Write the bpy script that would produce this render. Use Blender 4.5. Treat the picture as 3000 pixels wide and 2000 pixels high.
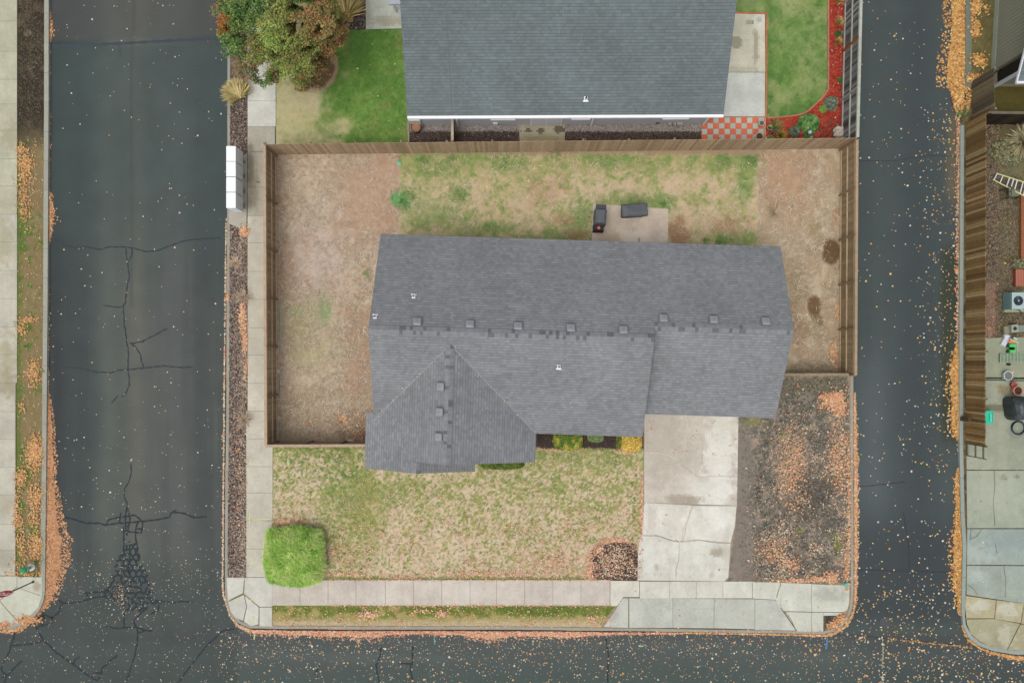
import bpy, math, random
import numpy as np
from mathutils import Vector, noise as mnoise
random.seed(7); RS = np.random.RandomState(11)
R = math.radians
for o in list(bpy.data.objects): bpy.data.objects.remove(o)
S = bpy.context.scene
C = S.collection
# ---------------------------------------------------------------- camera, sky, sun, exposure
H, F = 37.0, 2000.0            # drone height (m), focal length in photo pixels (3000 px wide)
cam = bpy.data.cameras.new('camera'); camo = bpy.data.objects.new('camera', cam); C.objects.link(camo)
camo.location = (0, 0, H); cam.sensor_width = 36; cam.lens = 24; cam.shift_y = 0.02; cam.clip_end = 500
S.camera = camo
W = bpy.data.worlds.new('World'); S.world = W; W.use_nodes = True
nt = W.node_tree; nt.nodes.clear()
sky = nt.nodes.new('ShaderNodeTexSky'); sky.sky_type = 'NISHITA'; sky.sun_disc = False
SE, SR = R(66), R(215)
sky.sun_elevation = SE; sky.sun_rotation = SR; sky.dust_density = 4; sky.ozone_density = 1; sky.air_density = 1
hs = nt.nodes.new('ShaderNodeHueSaturation'); hs.inputs['Saturation'].default_value = 0.22
bg = nt.nodes.new('ShaderNodeBackground'); bg.inputs['Strength'].default_value = 0.15
wo = nt.nodes.new('ShaderNodeOutputWorld')
nt.links.new(sky.outputs[0], hs.inputs['Color']); nt.links.new(hs.outputs[0], bg.inputs['Color']); nt.links.new(bg.outputs[0], wo.inputs['Surface'])
sl = bpy.data.lights.new('sun', 'SUN'); sl.energy = 0.7; sl.angle = R(50); sl.color = (1, .965, .91)
so = bpy.data.objects.new('sun', sl); C.objects.link(so); so.location = (0, 0, 60)
d = Vector((math.sin(SR)*math.cos(SE), math.cos(SR)*math.cos(SE), math.sin(SE)))
so.rotation_euler = d.to_track_quat('Z', 'Y').to_euler()
S.view_settings.view_transform = 'Standard'; S.view_settings.look = 'None'
S.view_settings.exposure = 0.45; S.view_settings.gamma = 1
S.render.engine = 'CYCLES'
K = 1.4                        # how bright a white horizontal surface renders; base colours = photo colour / K

# ---------------------------------------------------------------- small helpers
def P(px, py, z=0.0):          # the point at height z that the photograph shows at pixel px,py
    s = (H - z) / F
    return ((px-1500)*s, -(py-1060)*s, z)
def PX(x, y, z=0.0):
    return (1500 + np.asarray(x)*F/(H-z), 1060 - np.asarray(y)*F/(H-z))
def lin(c):
    c = np.asarray(c, float)/255.0
    return np.where(c <= .04045, c/12.92, ((c+.055)/1.055)**2.4)
def A(*c):                     # photo sRGB -> base colour
    return lin(c)/K

class MB:
    def __init__(s): s.v = []; s.f = []; s.c = []; s.uv = []
    def add(s, vs, fs, col, uvs=None):
        n = len(s.v); s.v += [tuple(v) for v in vs]
        for i, f in enumerate(fs):
            s.f.append([n+k for k in f])
            s.c.append(col[i] if isinstance(col, list) else col)
            s.uv.append([uvs[k] for k in f] if uvs is not None else None)
    def prism(s, poly, z0, z1, col):          # poly: world xy
        a = sum(poly[i][0]*poly[(i+1) % len(poly)][1]-poly[(i+1) % len(poly)][0]*poly[i][1] for i in range(len(poly)))
        if a < 0: poly = poly[::-1]
        n = len(poly)
        vs = [(p[0], p[1], z0) for p in poly]+[(p[0], p[1], z1) for p in poly]
        fs = [list(range(n))[::-1], list(range(n, 2*n))]+[[i, (i+1) % n, n+(i+1) % n, n+i] for i in range(n)]
        s.add(vs, fs, col)
    def sheet(s, poly, z, col):
        a = sum(poly[i][0]*poly[(i+1) % len(poly)][1]-poly[(i+1) % len(poly)][0]*poly[i][1] for i in range(len(poly)))
        if a < 0: poly = poly[::-1]
        s.add([(p[0], p[1], z) for p in poly], [list(range(len(poly)))], col)
    def box(s, c, size, col, rz=0, rx=0, ry=0, taper=1):
        from mathutils import Euler
        e = Euler((rx, ry, rz)).to_matrix()
        vs = []
        for dz in (-.5, .5):
            t = taper if dz > 0 else 1
            for dx, dy in ((-.5, -.5), (.5, -.5), (.5, .5), (-.5, .5)):
                v = e @ Vector((dx*size[0]*t, dy*size[1]*t, dz*size[2])); vs.append((v.x+c[0], v.y+c[1], v.z+c[2]))
        s.add(vs, [[3, 2, 1, 0], [4, 5, 6, 7], [0, 1, 5, 4], [1, 2, 6, 5], [2, 3, 7, 6], [3, 0, 4, 7]], col)
    def cyl(s, p0, p1, r0, r1, col, n=12, cap=True):
        p0 = Vector(p0); p1 = Vector(p1); d = (p1-p0).normalized()
        u = d.orthogonal().normalized(); w = d.cross(u)
        vs = []
        for p, r in ((p0, r0), (p1, r1)):
            for i in range(n):
                a = 2*math.pi*i/n; q = p+u*math.cos(a)*r+w*math.sin(a)*r; vs.append(tuple(q))
        fs = [[i, (i+1) % n, n+(i+1) % n, n+i] for i in range(n)]
        if cap: fs += [list(range(n))[::-1], list(range(n, 2*n))]
        s.add(vs, fs, col)
    def tube(s, pts, r, col, n=8):
        for i in range(len(pts)-1): s.cyl(pts[i], pts[i+1], r, r, col, n)
    def lathe(s, prof, c, col, n=24, cols=None):   # prof [(r,z)]
        vs = []; fs = []; cc = []
        for r, z in prof:
            for i in range(n):
                a = 2*math.pi*i/n; vs.append((c[0]+r*math.cos(a), c[1]+r*math.sin(a), c[2]+z))
        for k in range(len(prof)-1):
            for i in range(n):
                fs.append([k*n+i, k*n+(i+1) % n, (k+1)*n+(i+1) % n, (k+1)*n+i]); cc.append(cols[k] if cols else col)
        s.add(vs, fs, cc)
    def blob(s, c, rad, col, seed=0, amp=.15, fr=1.5, nu=20, nv=12, zmin=None):
        vs = []; fs = []
        for j in range(nv+1):
            t = math.pi*j/nv
            for i in range(nu):
                a = 2*math.pi*i/nu
                d = Vector((math.sin(t)*math.cos(a), math.sin(t)*math.sin(a), math.cos(t)))
                k = 1+amp*mnoise.noise(d*fr+Vector((seed*7.3, seed*3.1, 0)))*2
                z = c[2]+d.z*rad[2]*k
                if zmin is not None: z = max(z, zmin)
                vs.append((c[0]+d.x*rad[0]*k, c[1]+d.y*rad[1]*k, z))
        for j in range(nv):
            for i in range(nu):
                fs.append([j*nu+i, (j+1)*nu+i, (j+1)*nu+(i+1) % nu, j*nu+(i+1) % nu])
        s.add(vs, fs, col)
    def strip(s, pts, w, z, col):             # flat ribbon along a px polyline; w in metres
        pts = [Vector(P(p[0], p[1], z)) for p in pts]
        L = []; Rr = []
        for i, p in enumerate(pts):
            a = pts[max(i-1, 0)]; b = pts[min(i+1, len(pts)-1)]
            t = (b-a); t.z = 0
            if t.length < 1e-6: t = Vector((1, 0, 0))
            t.normalize(); n_ = Vector((-t.y, t.x, 0))
            ww = w*(1+.35*math.sin(i*2.1+pts[0].x))/2
            L.append(p+n_*ww); Rr.append(p-n_*ww)
        n = len(pts)
        s.add(L+Rr, [[n+i, n+i+1, i+1, i] for i in range(n-1)], col)
    def build(s, name, mat, parent=None, smooth=False):
        me = bpy.data.meshes.new(name)
        me.from_pydata(s.v, [], s.f); me.materials.append(mat)
        at = me.color_attributes.new('Col', 'FLOAT_COLOR', 'CORNER')
        ls = np.array([len(f) for f in s.f]); cols = np.array([list(c)[:3]+[1.0] for c in s.c])
        at.data.foreach_set('color', np.repeat(cols, ls, axis=0).ravel())
        if any(u is not None for u in s.uv):
            uv = me.uv_layers.new(name='UVMap'); fl = []
            for f, u in zip(s.f, s.uv):
                for k in range(len(f)): fl += list(u[k]) if u is not None else [0, 0]
            uv.data.foreach_set('uv', fl)
        if smooth: me.polygons.foreach_set('use_smooth', [True]*len(me.polygons))
        o = bpy.data.objects.new(name, me); C.objects.link(o)
        if parent is not None: o.parent = parent; o.matrix_parent_inverse = parent.matrix_basis.inverted()
        return o
def tag(o, label=None, cat=None, group=None, kind=None):
    if label: o['label'] = label
    if cat: o['category'] = cat
    if group: o['group'] = group
    if kind: o['kind'] = kind
    return o
def thing(name, loc, label, cat, group=None):
    o = bpy.data.objects.new(name, None); C.objects.link(o); o.location = loc; o.empty_display_size = .2
    return tag(o, label, cat, group)
def setl(o): return tag(o, kind='structure')

def raw(name, verts, faces, cols, mat, parent=None, smooth=False):   # big numpy meshes; faces Nx3 or Nx4, cols per vertex
    me = bpy.data.meshes.new(name)
    nv, nf, k = len(verts), len(faces), faces.shape[1]
    me.vertices.add(nv); me.vertices.foreach_set('co', np.ascontiguousarray(verts, dtype=np.float32).ravel())
    me.loops.add(nf*k); me.loops.foreach_set('vertex_index', faces.astype(np.int32).ravel())
    me.polygons.add(nf); me.polygons.foreach_set('loop_start', np.arange(0, nf*k, k, dtype=np.int32))
    try: me.polygons.foreach_set('loop_total', np.full(nf, k, dtype=np.int32))
    except Exception: pass
    me.update(calc_edges=True)
    at = me.color_attributes.new('Col', 'FLOAT_COLOR', 'POINT')
    at.data.foreach_set('color', np.concatenate([cols, np.ones((nv, 1))], 1).astype(np.float32).ravel())
    me.materials.append(mat)
    if smooth: me.polygons.foreach_set('use_smooth', np.ones(nf, bool))
    me.validate()
    o = bpy.data.objects.new(name, me); C.objects.link(o)
    if parent is not None: o.parent = parent; o.matrix_parent_inverse = parent.matrix_basis.inverted()
    return o

# shapes for scattered leaves, chips and blades, unit size, in the xy plane with a little relief
def star(n, r2):
    v = [(0, 0, .05)]; f = []
    for i in range(2*n):
        r = .5 if i % 2 == 0 else r2
        a = math.pi*i/n; v.append((r*math.cos(a), r*math.sin(a), .08*((i//2) % 2)-.03))
    for i in range(2*n): f.append((0, 1+i, 1+(i+1) % (2*n)))
    return np.array(v), np.array(f)
LEAF = star(5, .27)
OVAL = (np.array([(-.5, 0, 0), (-.12, -.28, .05), (.5, 0, .1), (-.12, .28, .05)]), np.array([(0, 1, 2), (0, 2, 3)]))
CHIP = (np.array([(-.5, -.16, 0), (.5, -.2, .03), (.45, .18, .06), (-.45, .2, .02)]), np.array([(0, 1, 2), (0, 2, 3)]))
BLADE = (np.array([(0, -.06, 0), (0, .06, 0), (.5, .04, .35), (.5, -.04, .35), (1, 0, .45)]), np.array([(0, 3, 1), (1, 3, 2), (3, 4, 2)]))
STRAW = (np.array([(0, -.025, 0), (0, .025, 0), (.5, .03, .12), (.5, -.02, .12), (1, .09, .02)]), np.array([(0, 3, 1), (1, 3, 2), (3, 4, 2)]))
STONE = (np.array([(-.5, 0, 0), (0, -.45, 0), (.5, 0, 0), (0, .4, 0), (0, 0, .4)]), np.array([(0, 1, 4), (1, 2, 4), (2, 3, 4), (3, 0, 4)]))
def scatter(name, shape, pos, size, col, mat, tilt=.3, parent=None, yaw=None, pitch=None):
    n = len(pos)
    if n == 0: return None
    sv, sf = shape; k = len(sv)
    yaw = RS.uniform(0, 2*np.pi, n) if yaw is None else yaw
    tx = RS.normal(0, tilt, n) if pitch is None else pitch
    ty = RS.normal(0, tilt, n) if pitch is None else np.zeros(n)
    size = np.broadcast_to(size, (n,))
    V = np.broadcast_to(sv, (n, k, 3))*size[:, None, None]
    x, y, z = V[..., 0], V[..., 1], V[..., 2]
    # tilt around y by tx, around x by ty, yaw around z
    c, s = np.cos(tx)[:, None], np.sin(tx)[:, None]; x, z = x*c-z*s, x*s+z*c
    c, s = np.cos(ty)[:, None], np.sin(ty)[:, None]; y, z = y*c-z*s, y*s+z*c
    c, s = np.cos(yaw)[:, None], np.sin(yaw)[:, None]; x, y = x*c-y*s, x*s+y*c
    V = np.stack([x, y, z], -1)+pos[:, None, :]
    Fc = (sf[None]+(np.arange(n)*k)[:, None, None]).reshape(-1, 3)
    cc = np.repeat(col, k, axis=0)
    return raw(name, V.reshape(-1, 3), Fc, cc, mat, parent)

# ---------------------------------------------------------------- numpy noise
_lat = {}
def vn(x, y, seed=0):
    if seed not in _lat: _lat[seed] = np.random.RandomState(seed+100).rand(256, 256)
    L = _lat[seed]; xi = np.floor(x).astype(int); yi = np.floor(y).astype(int)
    fx = x-xi; fy = y-yi; fx = fx*fx*(3-2*fx); fy = fy*fy*(3-2*fy)
    g = lambda a, b: L[a % 256, b % 256]
    return (g(xi, yi)*(1-fx)+g(xi+1, yi)*fx)*(1-fy)+(g(xi, yi+1)*(1-fx)+g(xi+1, yi+1)*fx)*fy
def fbm(x, y, sc, o=4, seed=0, sy=None):     # sc: feature size in photo px; returns about 0..1
    sy = sy or sc; a = 0; w = 1; t = 0
    for i in range(o):
        a = a+w*vn(x/sc*2**i+17.3*i+3.1, y/sy*2**i+9.7*i, seed+i); t += w; w *= .55
    return np.clip((a/t-.5)*1.7+.5, 0, 1)
def sm(a, b, x): t = np.clip((x-a)/(b-a), 0, 1); return t*t*(3-2*t)
def inpoly(X, Y, poly):
    r = np.zeros(np.shape(X), bool); n = len(poly); j = n-1
    for i in range(n):
        xi, yi = poly[i]; xj, yj = poly[j]
        if yi != yj:
            r ^= ((yi > Y) != (yj > Y)) & (X < (xj-xi)*(Y-yi)/(yj-yi)+xi)
        j = i
    return r
def rect(X, Y, x0, y0, x1, y1, f=3, j=3, seed=5):   # soft rectangle mask with wobbling edges
    dx = (fbm(X, Y, 18, 3, seed)-.5)*2*j; dy = (fbm(X, Y, 18, 3, seed+9)-.5)*2*j
    X = X+dx; Y = Y+dy
    return sm(x0-f, x0+f, X)*(1-sm(x1-f, x1+f, X))*sm(y0-f, y0+f, Y)*(1-sm(y1-f, y1+f, Y))
def ell(X, Y, cx, cy, rx, ry, f=.3, j=.25, seed=3, sc=20):
    d = np.sqrt(((X-cx)/rx)**2+((Y-cy)/ry)**2)+(fbm(X, Y, sc, 3, seed)-.5)*2*j
    return 1-sm(1-f, 1+f, d)
def mix(a, b, m): return a*(1-m[..., None])+np.asarray(b)*m[..., None]

# ---------------------------------------------------------------- materials
def _mat(name):
    m = bpy.data.materials.new(name); m.use_nodes = True; n = m.node_tree
    return m, n, n.nodes['Principled BSDF'], n.nodes, n.links
def cmat(name, rough=.85, nscale=6, namt=.12, nscale2=60, namt2=.12, bump=0, bscale=40, metal=0, spec=.3, grain=None):
    """colour attribute x two noises; grain=(sx,sy,sz) stretches the first"""
    m, n, b, N, L = _mat(name)
    at = N.new('ShaderNodeAttribute'); at.attribute_name = 'Col'
    tc = N.new('ShaderNodeTexCoord'); mp = N.new('ShaderNodeMapping')
    if grain: mp.inputs['Scale'].default_value = grain
    L.new(tc.outputs['Object'], mp.inputs['Vector'])
    prev = at.outputs['Color']
    for sc, am, src in ((nscale, namt, mp.outputs[0]), (nscale2, namt2, tc.outputs['Object'])):
        if am <= 0: continue
        t = N.new('ShaderNodeTexNoise'); t.inputs['Scale'].default_value = sc; t.inputs['Detail'].default_value = 4
        L.new(src, t.inputs['Vector'])
        r = N.new('ShaderNodeMapRange'); r.inputs['From Min'].default_value = .25; r.inputs['From Max'].default_value = .75
        r.inputs['To Min'].default_value = 1-am; r.inputs['To Max'].default_value = 1+am
        L.new(t.outputs['Fac'], r.inputs['Value'])
        v = N.new('ShaderNodeVectorMath'); v.operation = 'SCALE'
        L.new(prev, v.inputs[0]); L.new(r.outputs[0], v.inputs['Scale']); prev = v.outputs[0]
    L.new(prev, b.inputs['Base Color'])
    b.inputs['Roughness'].default_value = rough; b.inputs['Metallic'].default_value = metal
    b.inputs['Specular IOR Level'].default_value = spec
    if bump:
        t = N.new('ShaderNodeTexNoise'); t.inputs['Scale'].default_value = bscale; t.inputs['Detail'].default_value = 5
        L.new(tc.outputs['Object'], t.inputs['Vector'])
        bp = N.new('ShaderNodeBump'); bp.inputs['Strength'].default_value = bump; bp.inputs['Distance'].default_value = .03
        L.new(t.outputs['Fac'], bp.inputs['Height']); L.new(bp.outputs[0], b.inputs['Normal'])
    return m
M_soil = cmat('soil', .95, 3, .08, 45, .22, bump=.5, bscale=25, spec=.1)
M_asph = cmat('asphalt', .85, .8, .05, 17, .17, bump=.2, bscale=90, spec=.25)
M_conc = cmat('concrete', .85, 1.2, .07, 15, .07, bump=.1, bscale=50, spec=.2)
M_wood = cmat('weathered_wood', .85, 5, .14, 50, .08, bump=.25, bscale=30, spec=.15)
M_leaf = cmat('leaf', .7, 3, .06, 30, .05, spec=.2)
M_fol = cmat('foliage', .65, 2, .12, 12, .1, spec=.25)
M_pnt = cmat('painted', .55, 3, .03, 30, .03, spec=.4)
M_plas = cmat('plastic', .45, 3, .03, 30, .03, spec=.5)
M_metal = cmat('metal', .4, 5, .05, 40, .04, metal=.6)
M_cloth = cmat('cover_cloth', .7, 4, .12, 25, .1, bump=.4, bscale=9, spec=.3)
M_clay = cmat('terracotta', .8, 6, .08, 40, .08)
M_wall = cmat('siding', .8, 1.5, .03, 30, .03)
M_stone = cmat('rock', .9, 5, .15, 40, .12, bump=.5, bscale=12)
M_glass, _, _b, _, _ = _mat('window_glass'); _b.inputs['Base Color'].default_value = (.03, .04, .05, 1); _b.inputs['Roughness'].default_value = .08
def shingle(name, c1, c2, cm, var=.1):
    m, n, b, N, L = _mat(name)
    uv = N.new('ShaderNodeUVMap'); uv.uv_map = 'UVMap'
    def brick(w, h, off, ca, cb, cmm, ms, shift):
        mp = N.new('ShaderNodeMapping'); mp.inputs['Location'].default_value = shift; L.new(uv.outputs[0], mp.inputs[0])
        t = N.new('ShaderNodeTexBrick'); t.offset = off; t.squash = 1; t.inputs['Scale'].default_value = 1
        t.inputs['Brick Width'].default_value = w; t.inputs['Row Height'].default_value = h
        t.inputs['Mortar Size'].default_value = ms; t.inputs['Mortar Smooth'].default_value = .2
        t.inputs['Color1'].default_value = (*ca, 1); t.inputs['Color2'].default_value = (*cb, 1); t.inputs['Mortar'].default_value = (*cmm, 1)
        L.new(mp.outputs[0], t.inputs['Vector']); return t
    t1 = brick(.30, .142, .5, c1, c2, tuple(.5*(a_+b_) for a_, b_ in zip(c2, cm)), .004, (0, 0, 0))
    t3 = brick(60, .142, 0, (1, 1, 1), (1, 1, 1), tuple(.45+.55*b_/a_ for a_, b_ in zip(c2, cm)), .014, (31, 0, 0))
    t2 = brick(.17, .142, .37, (1.06,)*3, (1-var*1.6,)*3, (1.0,)*3, .0, (.07, 0, 0))
    mx = N.new('ShaderNodeMix'); mx.data_type = 'RGBA'; mx.blend_type = 'MULTIPLY'; mx.inputs['Factor'].default_value = 1
    L.new(t1.outputs['Color'], mx.inputs['A']); L.new(t2.outputs['Color'], mx.inputs['B'])
    m3 = N.new('ShaderNodeMix'); m3.data_type = 'RGBA'; m3.blend_type = 'MULTIPLY'; m3.inputs['Factor'].default_value = 1
    L.new(mx.outputs['Result'], m3.inputs['A']); L.new(t3.outputs['Color'], m3.inputs['B']); mx = m3
    no = N.new('ShaderNodeTexNoise'); no.inputs['Scale'].default_value = .35; no.inputs['Detail'].default_value = 5; L.new(uv.outputs[0], no.inputs['Vector'])
    n2 = N.new('ShaderNodeTexNoise'); n2.inputs['Scale'].default_value = 55; n2.inputs['Detail'].default_value = 3; L.new(uv.outputs[0], n2.inputs['Vector'])
    ad = N.new('ShaderNodeMath'); ad.operation = 'ADD'; L.new(no.outputs['Fac'], ad.inputs[0]); L.new(n2.outputs['Fac'], ad.inputs[1])
    r = N.new('ShaderNodeMapRange'); r.inputs['From Min'].default_value = .7; r.inputs['From Max'].default_value = 1.3
    r.inputs['To Min'].default_value = .85; r.inputs['To Max'].default_value = 1.15; L.new(ad.outputs[0], r.inputs['Value'])
    v = N.new('ShaderNodeVectorMath'); v.operation = 'SCALE'; L.new(mx.outputs['Result'], v.inputs[0]); L.new(r.outputs[0], v.inputs['Scale'])
    L.new(v.outputs[0], b.inputs['Base Color']); b.inputs['Roughness'].default_value = .95; b.inputs['Specular IOR Level'].default_value = .15
    bp = N.new('ShaderNodeBump'); bp.inputs['Strength'].default_value = .35; bp.inputs['Distance'].default_value = .01
    L.new(t1.outputs['Fac'], bp.inputs['Height']); bp.invert = True; L.new(bp.outputs[0], b.inputs['Normal'])
    return m
M_roof = shingle('grey_shingles', tuple(A(139, 141, 143)), tuple(A(131, 133, 135)), tuple(A(98, 99, 102)), .09)
M_roof2 = shingle('slate_shingles', tuple(A(113, 122, 123)), tuple(A(106, 115, 116)), tuple(A(80, 88, 90)), .06)
# ================================================================ THE GROUND
LAWN, DIRT, MULCH, GRAVEL = 0, 1, 2, 3
def field(X, Y):
    """colour (sRGB 0-255) and kind of the soft ground at photo pixels X,Y"""
    n8 = fbm(X, Y, 9, 3, 1); n20 = fbm(X, Y, 22, 3, 2); n60 = fbm(X, Y, 60, 4, 3); n160 = fbm(X, Y, 160, 4, 4); nf = fbm(X, Y, 4.5, 2, 6)
    c = np.zeros(np.shape(X)+(3,))+np.array((165, 142, 116)); k = np.full(np.shape(X), DIRT)
    def put(m, col, kind=None):
        nonlocal c
        c = mix(c, col, m)
        if kind is not None: k[m > .5] = kind
    # ---- back garden, west: dry trampled earth with straw
    m = (X < 1190) & (Y > 420) & (Y < 1320) & (X > 790)
    cc = mix(np.zeros_like(c)+np.array((190, 168, 144)), (176, 149, 125), sm(.35, .8, n60))
    cc = mix(cc, (202, 186, 164), sm(.3, .95, n20)*.6)
    cc = mix(cc, (210, 194, 170), sm(.5, .9, n8)*.55)
    cc = mix(cc, (146, 121, 96), sm(.5, .9, fbm(X, Y, 6, 3, 12))*.5)
    cc = mix(cc, (178, 146, 121), rect(X, Y, 1000, 440, 1180, 700, 40, 30)*.6)
    cc = mix(cc, (168, 137, 111), rect(X, Y, 1010, 900, 1100, 1320, 16, 14)*.6)
    cc = mix(cc, (160, 158, 112), ell(X, Y, 900, 930, 80, 60, .5, .5)*.6)
    cc = mix(cc, (194, 178, 170), ell(X, Y, 940, 740, 70, 120, .7, .5)*.5)
    cc = mix(cc, (162, 126, 100), ell(X, Y, 835, 770, 22, 60, .6, .5)*.5)
    cc = mix(cc, (146, 134, 100), ell(X, Y, 890, 1200, 60, 60, .7, .5)*.45)
    cc = mix(cc, (165, 165, 120), ell(X, Y, 910, 1030, 70, 50, .5, .5)*.45)
    cc = mix(cc, (134, 158, 104), ell(X, Y, 950, 905, 22, 44, .5, .3)*.8)
    cc = mix(cc, (150, 160, 112), ell(X, Y, 870, 915, 26, 16, .6, .3)*.7)
    cc = mix(cc, (128, 150, 80), ell(X, Y, 1075, 800, 10, 9, .4, .3)*.9)
    cc = mix(cc, (138, 108, 84), ell(X, Y, 1035, 1240, 50, 60, .6, .4)*.5)
    c = np.where(m[..., None], cc, c)
    # ---- back garden, middle: patchy lawn
    m = rect(X, Y, 1172, 452, 2226, 800, 4, 5)
    g = sm(.25, .8, n60*.34+n20*.28+n8*.28+nf*.15+(1-sm(455, 560, Y))*.22+sm(1850, 1500, X)*.02+sm(640, 700, Y)*.12-.03)
    cc = mix(np.zeros_like(c)+np.array((204, 180, 150)), (168, 163, 110), g)
    cc = mix(cc, (138, 156, 92), sm(.5, .95, n20*.5+n8*.3+nf*.2+(1-sm(455, 540, Y))*.18-.02))
    for (x, y, rx, ry, a) in ((1180, 580, 34, 26, .95), (1345, 567, 26, 24, .8), (1232, 600, 60, 40, .45), (1700, 640, 28, 60, .75), (1850, 590, 90, 22, .7), (1940, 600, 28, 20, .9), (2180, 540, 22, 42, .8), (2120, 465, 30, 22, .8), (2200, 470, 22, 24, .9), (1450, 668, 60, 14, .7), (1290, 640, 70, 30, .5), (1650, 690, 60, 16, .8), (2180, 700, 60, 18, .6), (1480, 480, 40, 18, .7), (1790, 470, 60, 18, .6), (1030+250, 500, 50, 22, .6), (2110, 700, 18, 12, 1), (1240, 465, 20, 12, .7)):
        cc = mix(cc, (122, 150, 82), ell(X, Y, x, y, rx*1.1, ry*1.1, .8, .6, seed=int(x) % 50, sc=10)*a*.85)
    for (x, y, rx, ry, a) in ((1690, 690, 40, 18, .8), (1985, 680, 30, 40, .8), (2130, 660, 60, 26, .5), (1655, 645, 26, 14, .5), (1600, 560, 60, 40, .3)):
        cc = mix(cc, (156, 120, 92), ell(X, Y, x, y, rx, ry, .5, .45)*a)
    c = mix(c, 0, m)+cc*m[..., None]; k[m > .5] = LAWN
    put(ell(X, Y, 1172, 583, 26, 20, .4, .4), (105, 160, 95), LAWN)
    # ---- back garden, east: dry earth
    m = sm(2218, 2232, X+n20*8)*(1-sm(2478, 2482, X))*(Y > 430)*(Y < 1102)
    cc = mix(np.zeros_like(c)+np.array((180, 158, 130)), (196, 180, 152), sm(.45, .8, n20)*.8)
    cc = mix(cc, (150, 134, 100), sm(.5, .8, n60)*.6)
    cc = mix(cc, (205, 190, 165), sm(.62, .85, n8*.6+n20*.4)*.7)
    cc = mix(cc, (178, 142, 112), rect(X, Y, 2240, 440, 2380, 640, 30, 20)*.65)
    cc = mix(cc, (112, 88, 64), ell(X, Y, 2435, 737, 26, 38, .2, .12, sc=26))
    cc = mix(cc, (120, 96, 70), ell(X, Y, 2385, 898, 20, 34, .25, .14, sc=26))
    cc = mix(cc, (124, 100, 74), ell(X, Y, 2400, 940, 12, 18, .25, .25)*.8)
    cc = mix(cc, (150, 115, 86), ell(X, Y, 2330, 960, 26, 60, .5, .4)*.6)
    c = mix(c, 0, m)+cc*m[..., None]; k[m > .5] = DIRT
    # thin green under the fence foot
    # ---- front lawn
    m = rect(X, Y, 797, 1306, 1886, 1698, 1.5, 1)
    t = n8*.42+n20*.26+n60*.12+.13+.7*(fbm(X, Y, 5, 2, 31)-.5)
    t = t + .16*sm(1320, 1500, X)*(0) - .10*sm(1500, 1680, Y)
    wgreen = ell(X, Y, 1010, 1480, 70, 200, .6, .35)*.3+ell(X, Y, 1130, 1440, 160, 40, .6, .4)*.28+rect(X, Y, 1580, 1315, 1880, 1360, 14, 8)*.2+ell(X, Y, 1650, 1400, 200, 90, .6, .4)*.18+ell(X, Y, 870, 1330, 60, 20, .6, .4)*.15
    gg = sm(.32, .78, t+wgreen)
    cc = mix(np.zeros_like(c)+np.array((212, 190, 165)), (178, 168, 116), gg)
    cc = mix(cc, (148, 154, 92), sm(.55, 1.0, t+wgreen*.8))
    cc = mix(cc, (116, 144, 78), sm(.76, .98, fbm(X, Y, 5, 2, 33)+wgreen*.25+rect(X, Y, 800, 1315, 1060, 1420, 20, 10)*.17+rect(X, Y, 1840, 1400, 1886, 1610, 10, 8)*.2))
    cc = mix(cc, (110, 130, 60), rect(X, Y, 797, 1306, 1886, 1318, 4, 5)*.5)
    cc = mix(cc, (115, 122, 62), rect(X, Y, 950, 1688, 1720, 1700, 3, 3)*.7)
    cc = mix(cc, (150, 150, 85), ell(X, Y, 1075, 1510, 40, 120, .6, .3)*.5)
    c = mix(c, 0, m)+cc*m[..., None]; k[m > .5] = LAWN
    # ---- mulch ring by the drive
    put(ell(X, Y, 1800, 1655, 84, 74, .1, .1), (214, 160, 128), MULCH)
    put(ell(X, Y, 1802, 1655, 74, 66, .1, .14), (98, 78, 68), MULCH)
    put(rect(X, Y, 1565, 1240, 1885, 1312, 4, 4), (84, 68, 62), MULCH)
    put(rect(X, Y, 1570, 1310, 1720, 1318, 3, 4), (190, 150, 120))
    # ---- verge strip by the south street
    m = inpoly(X, Y, [(797, 1772), (1804, 1775), (1778, 1806), (1756, 1842), (797, 1842)]).astype(float)
    cc = mix(np.zeros_like(c)+np.array((166, 155, 100)), (116, 130, 60), sm(.35, .7, n20*.6+n8*.4+(1-sm(1775, 1815, Y))*.25-.05))
    cc = mix(cc, (196, 176, 146), sm(1812, 1836, Y+n20*16)*.9)
    cc = mix(cc, (98, 122, 52), rect(X, Y, 1450, 1774, 1800, 1800, 5, 5)*.6)
    c = mix(c, 0, m)+cc*m[..., None]; k[m > .5] = LAWN
    # ---- east side plot of the house: dark earth with leaf litter
    m = inpoly(X, Y, [(2163, 1100), (2486, 1100), (2492, 1708), (2130, 1708), (2152, 1560), (2158, 1480)]).astype(float)
    cc = mix(np.zeros_like(c)+np.array((106, 103, 94)), (146, 134, 120), sm(.35, .7, n20*.5+n8*.5))
    cc = mix(cc, (180, 160, 138), sm(.55, .85, n8*.5+n60*.5)*.75)
    cc = mix(cc, (136, 126, 116), rect(X, Y, 2140, 1240, 2205, 1700, 16, 10)*.85)
    cc = mix(cc, (118, 112, 90), rect(X, Y, 2280, 1100, 2490, 1160, 20, 12)*.6)
    cc = mix(cc, (205, 168, 134), ell(X, Y, 2320, 1370, 42, 100, .5, .4)*.6)
    cc = mix(cc, (200, 162, 130), ell(X, Y, 2460, 1350, 36, 80, .5, .4)*.5)
    cc = mix(cc, (64, 58, 54), ell(X, Y, 2380, 1450, 60, 60, .6, .5)*.5)
    for (x, y, rx, ry) in ((2294, 1273, 12, 8), (2345, 1556, 16, 12), (2453, 1588, 14, 26), (2200, 1235, 30, 10)):
        cc = mix(cc, (135, 140, 75), ell(X, Y, x, y, rx, ry, .5, .4)*.75)
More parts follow.
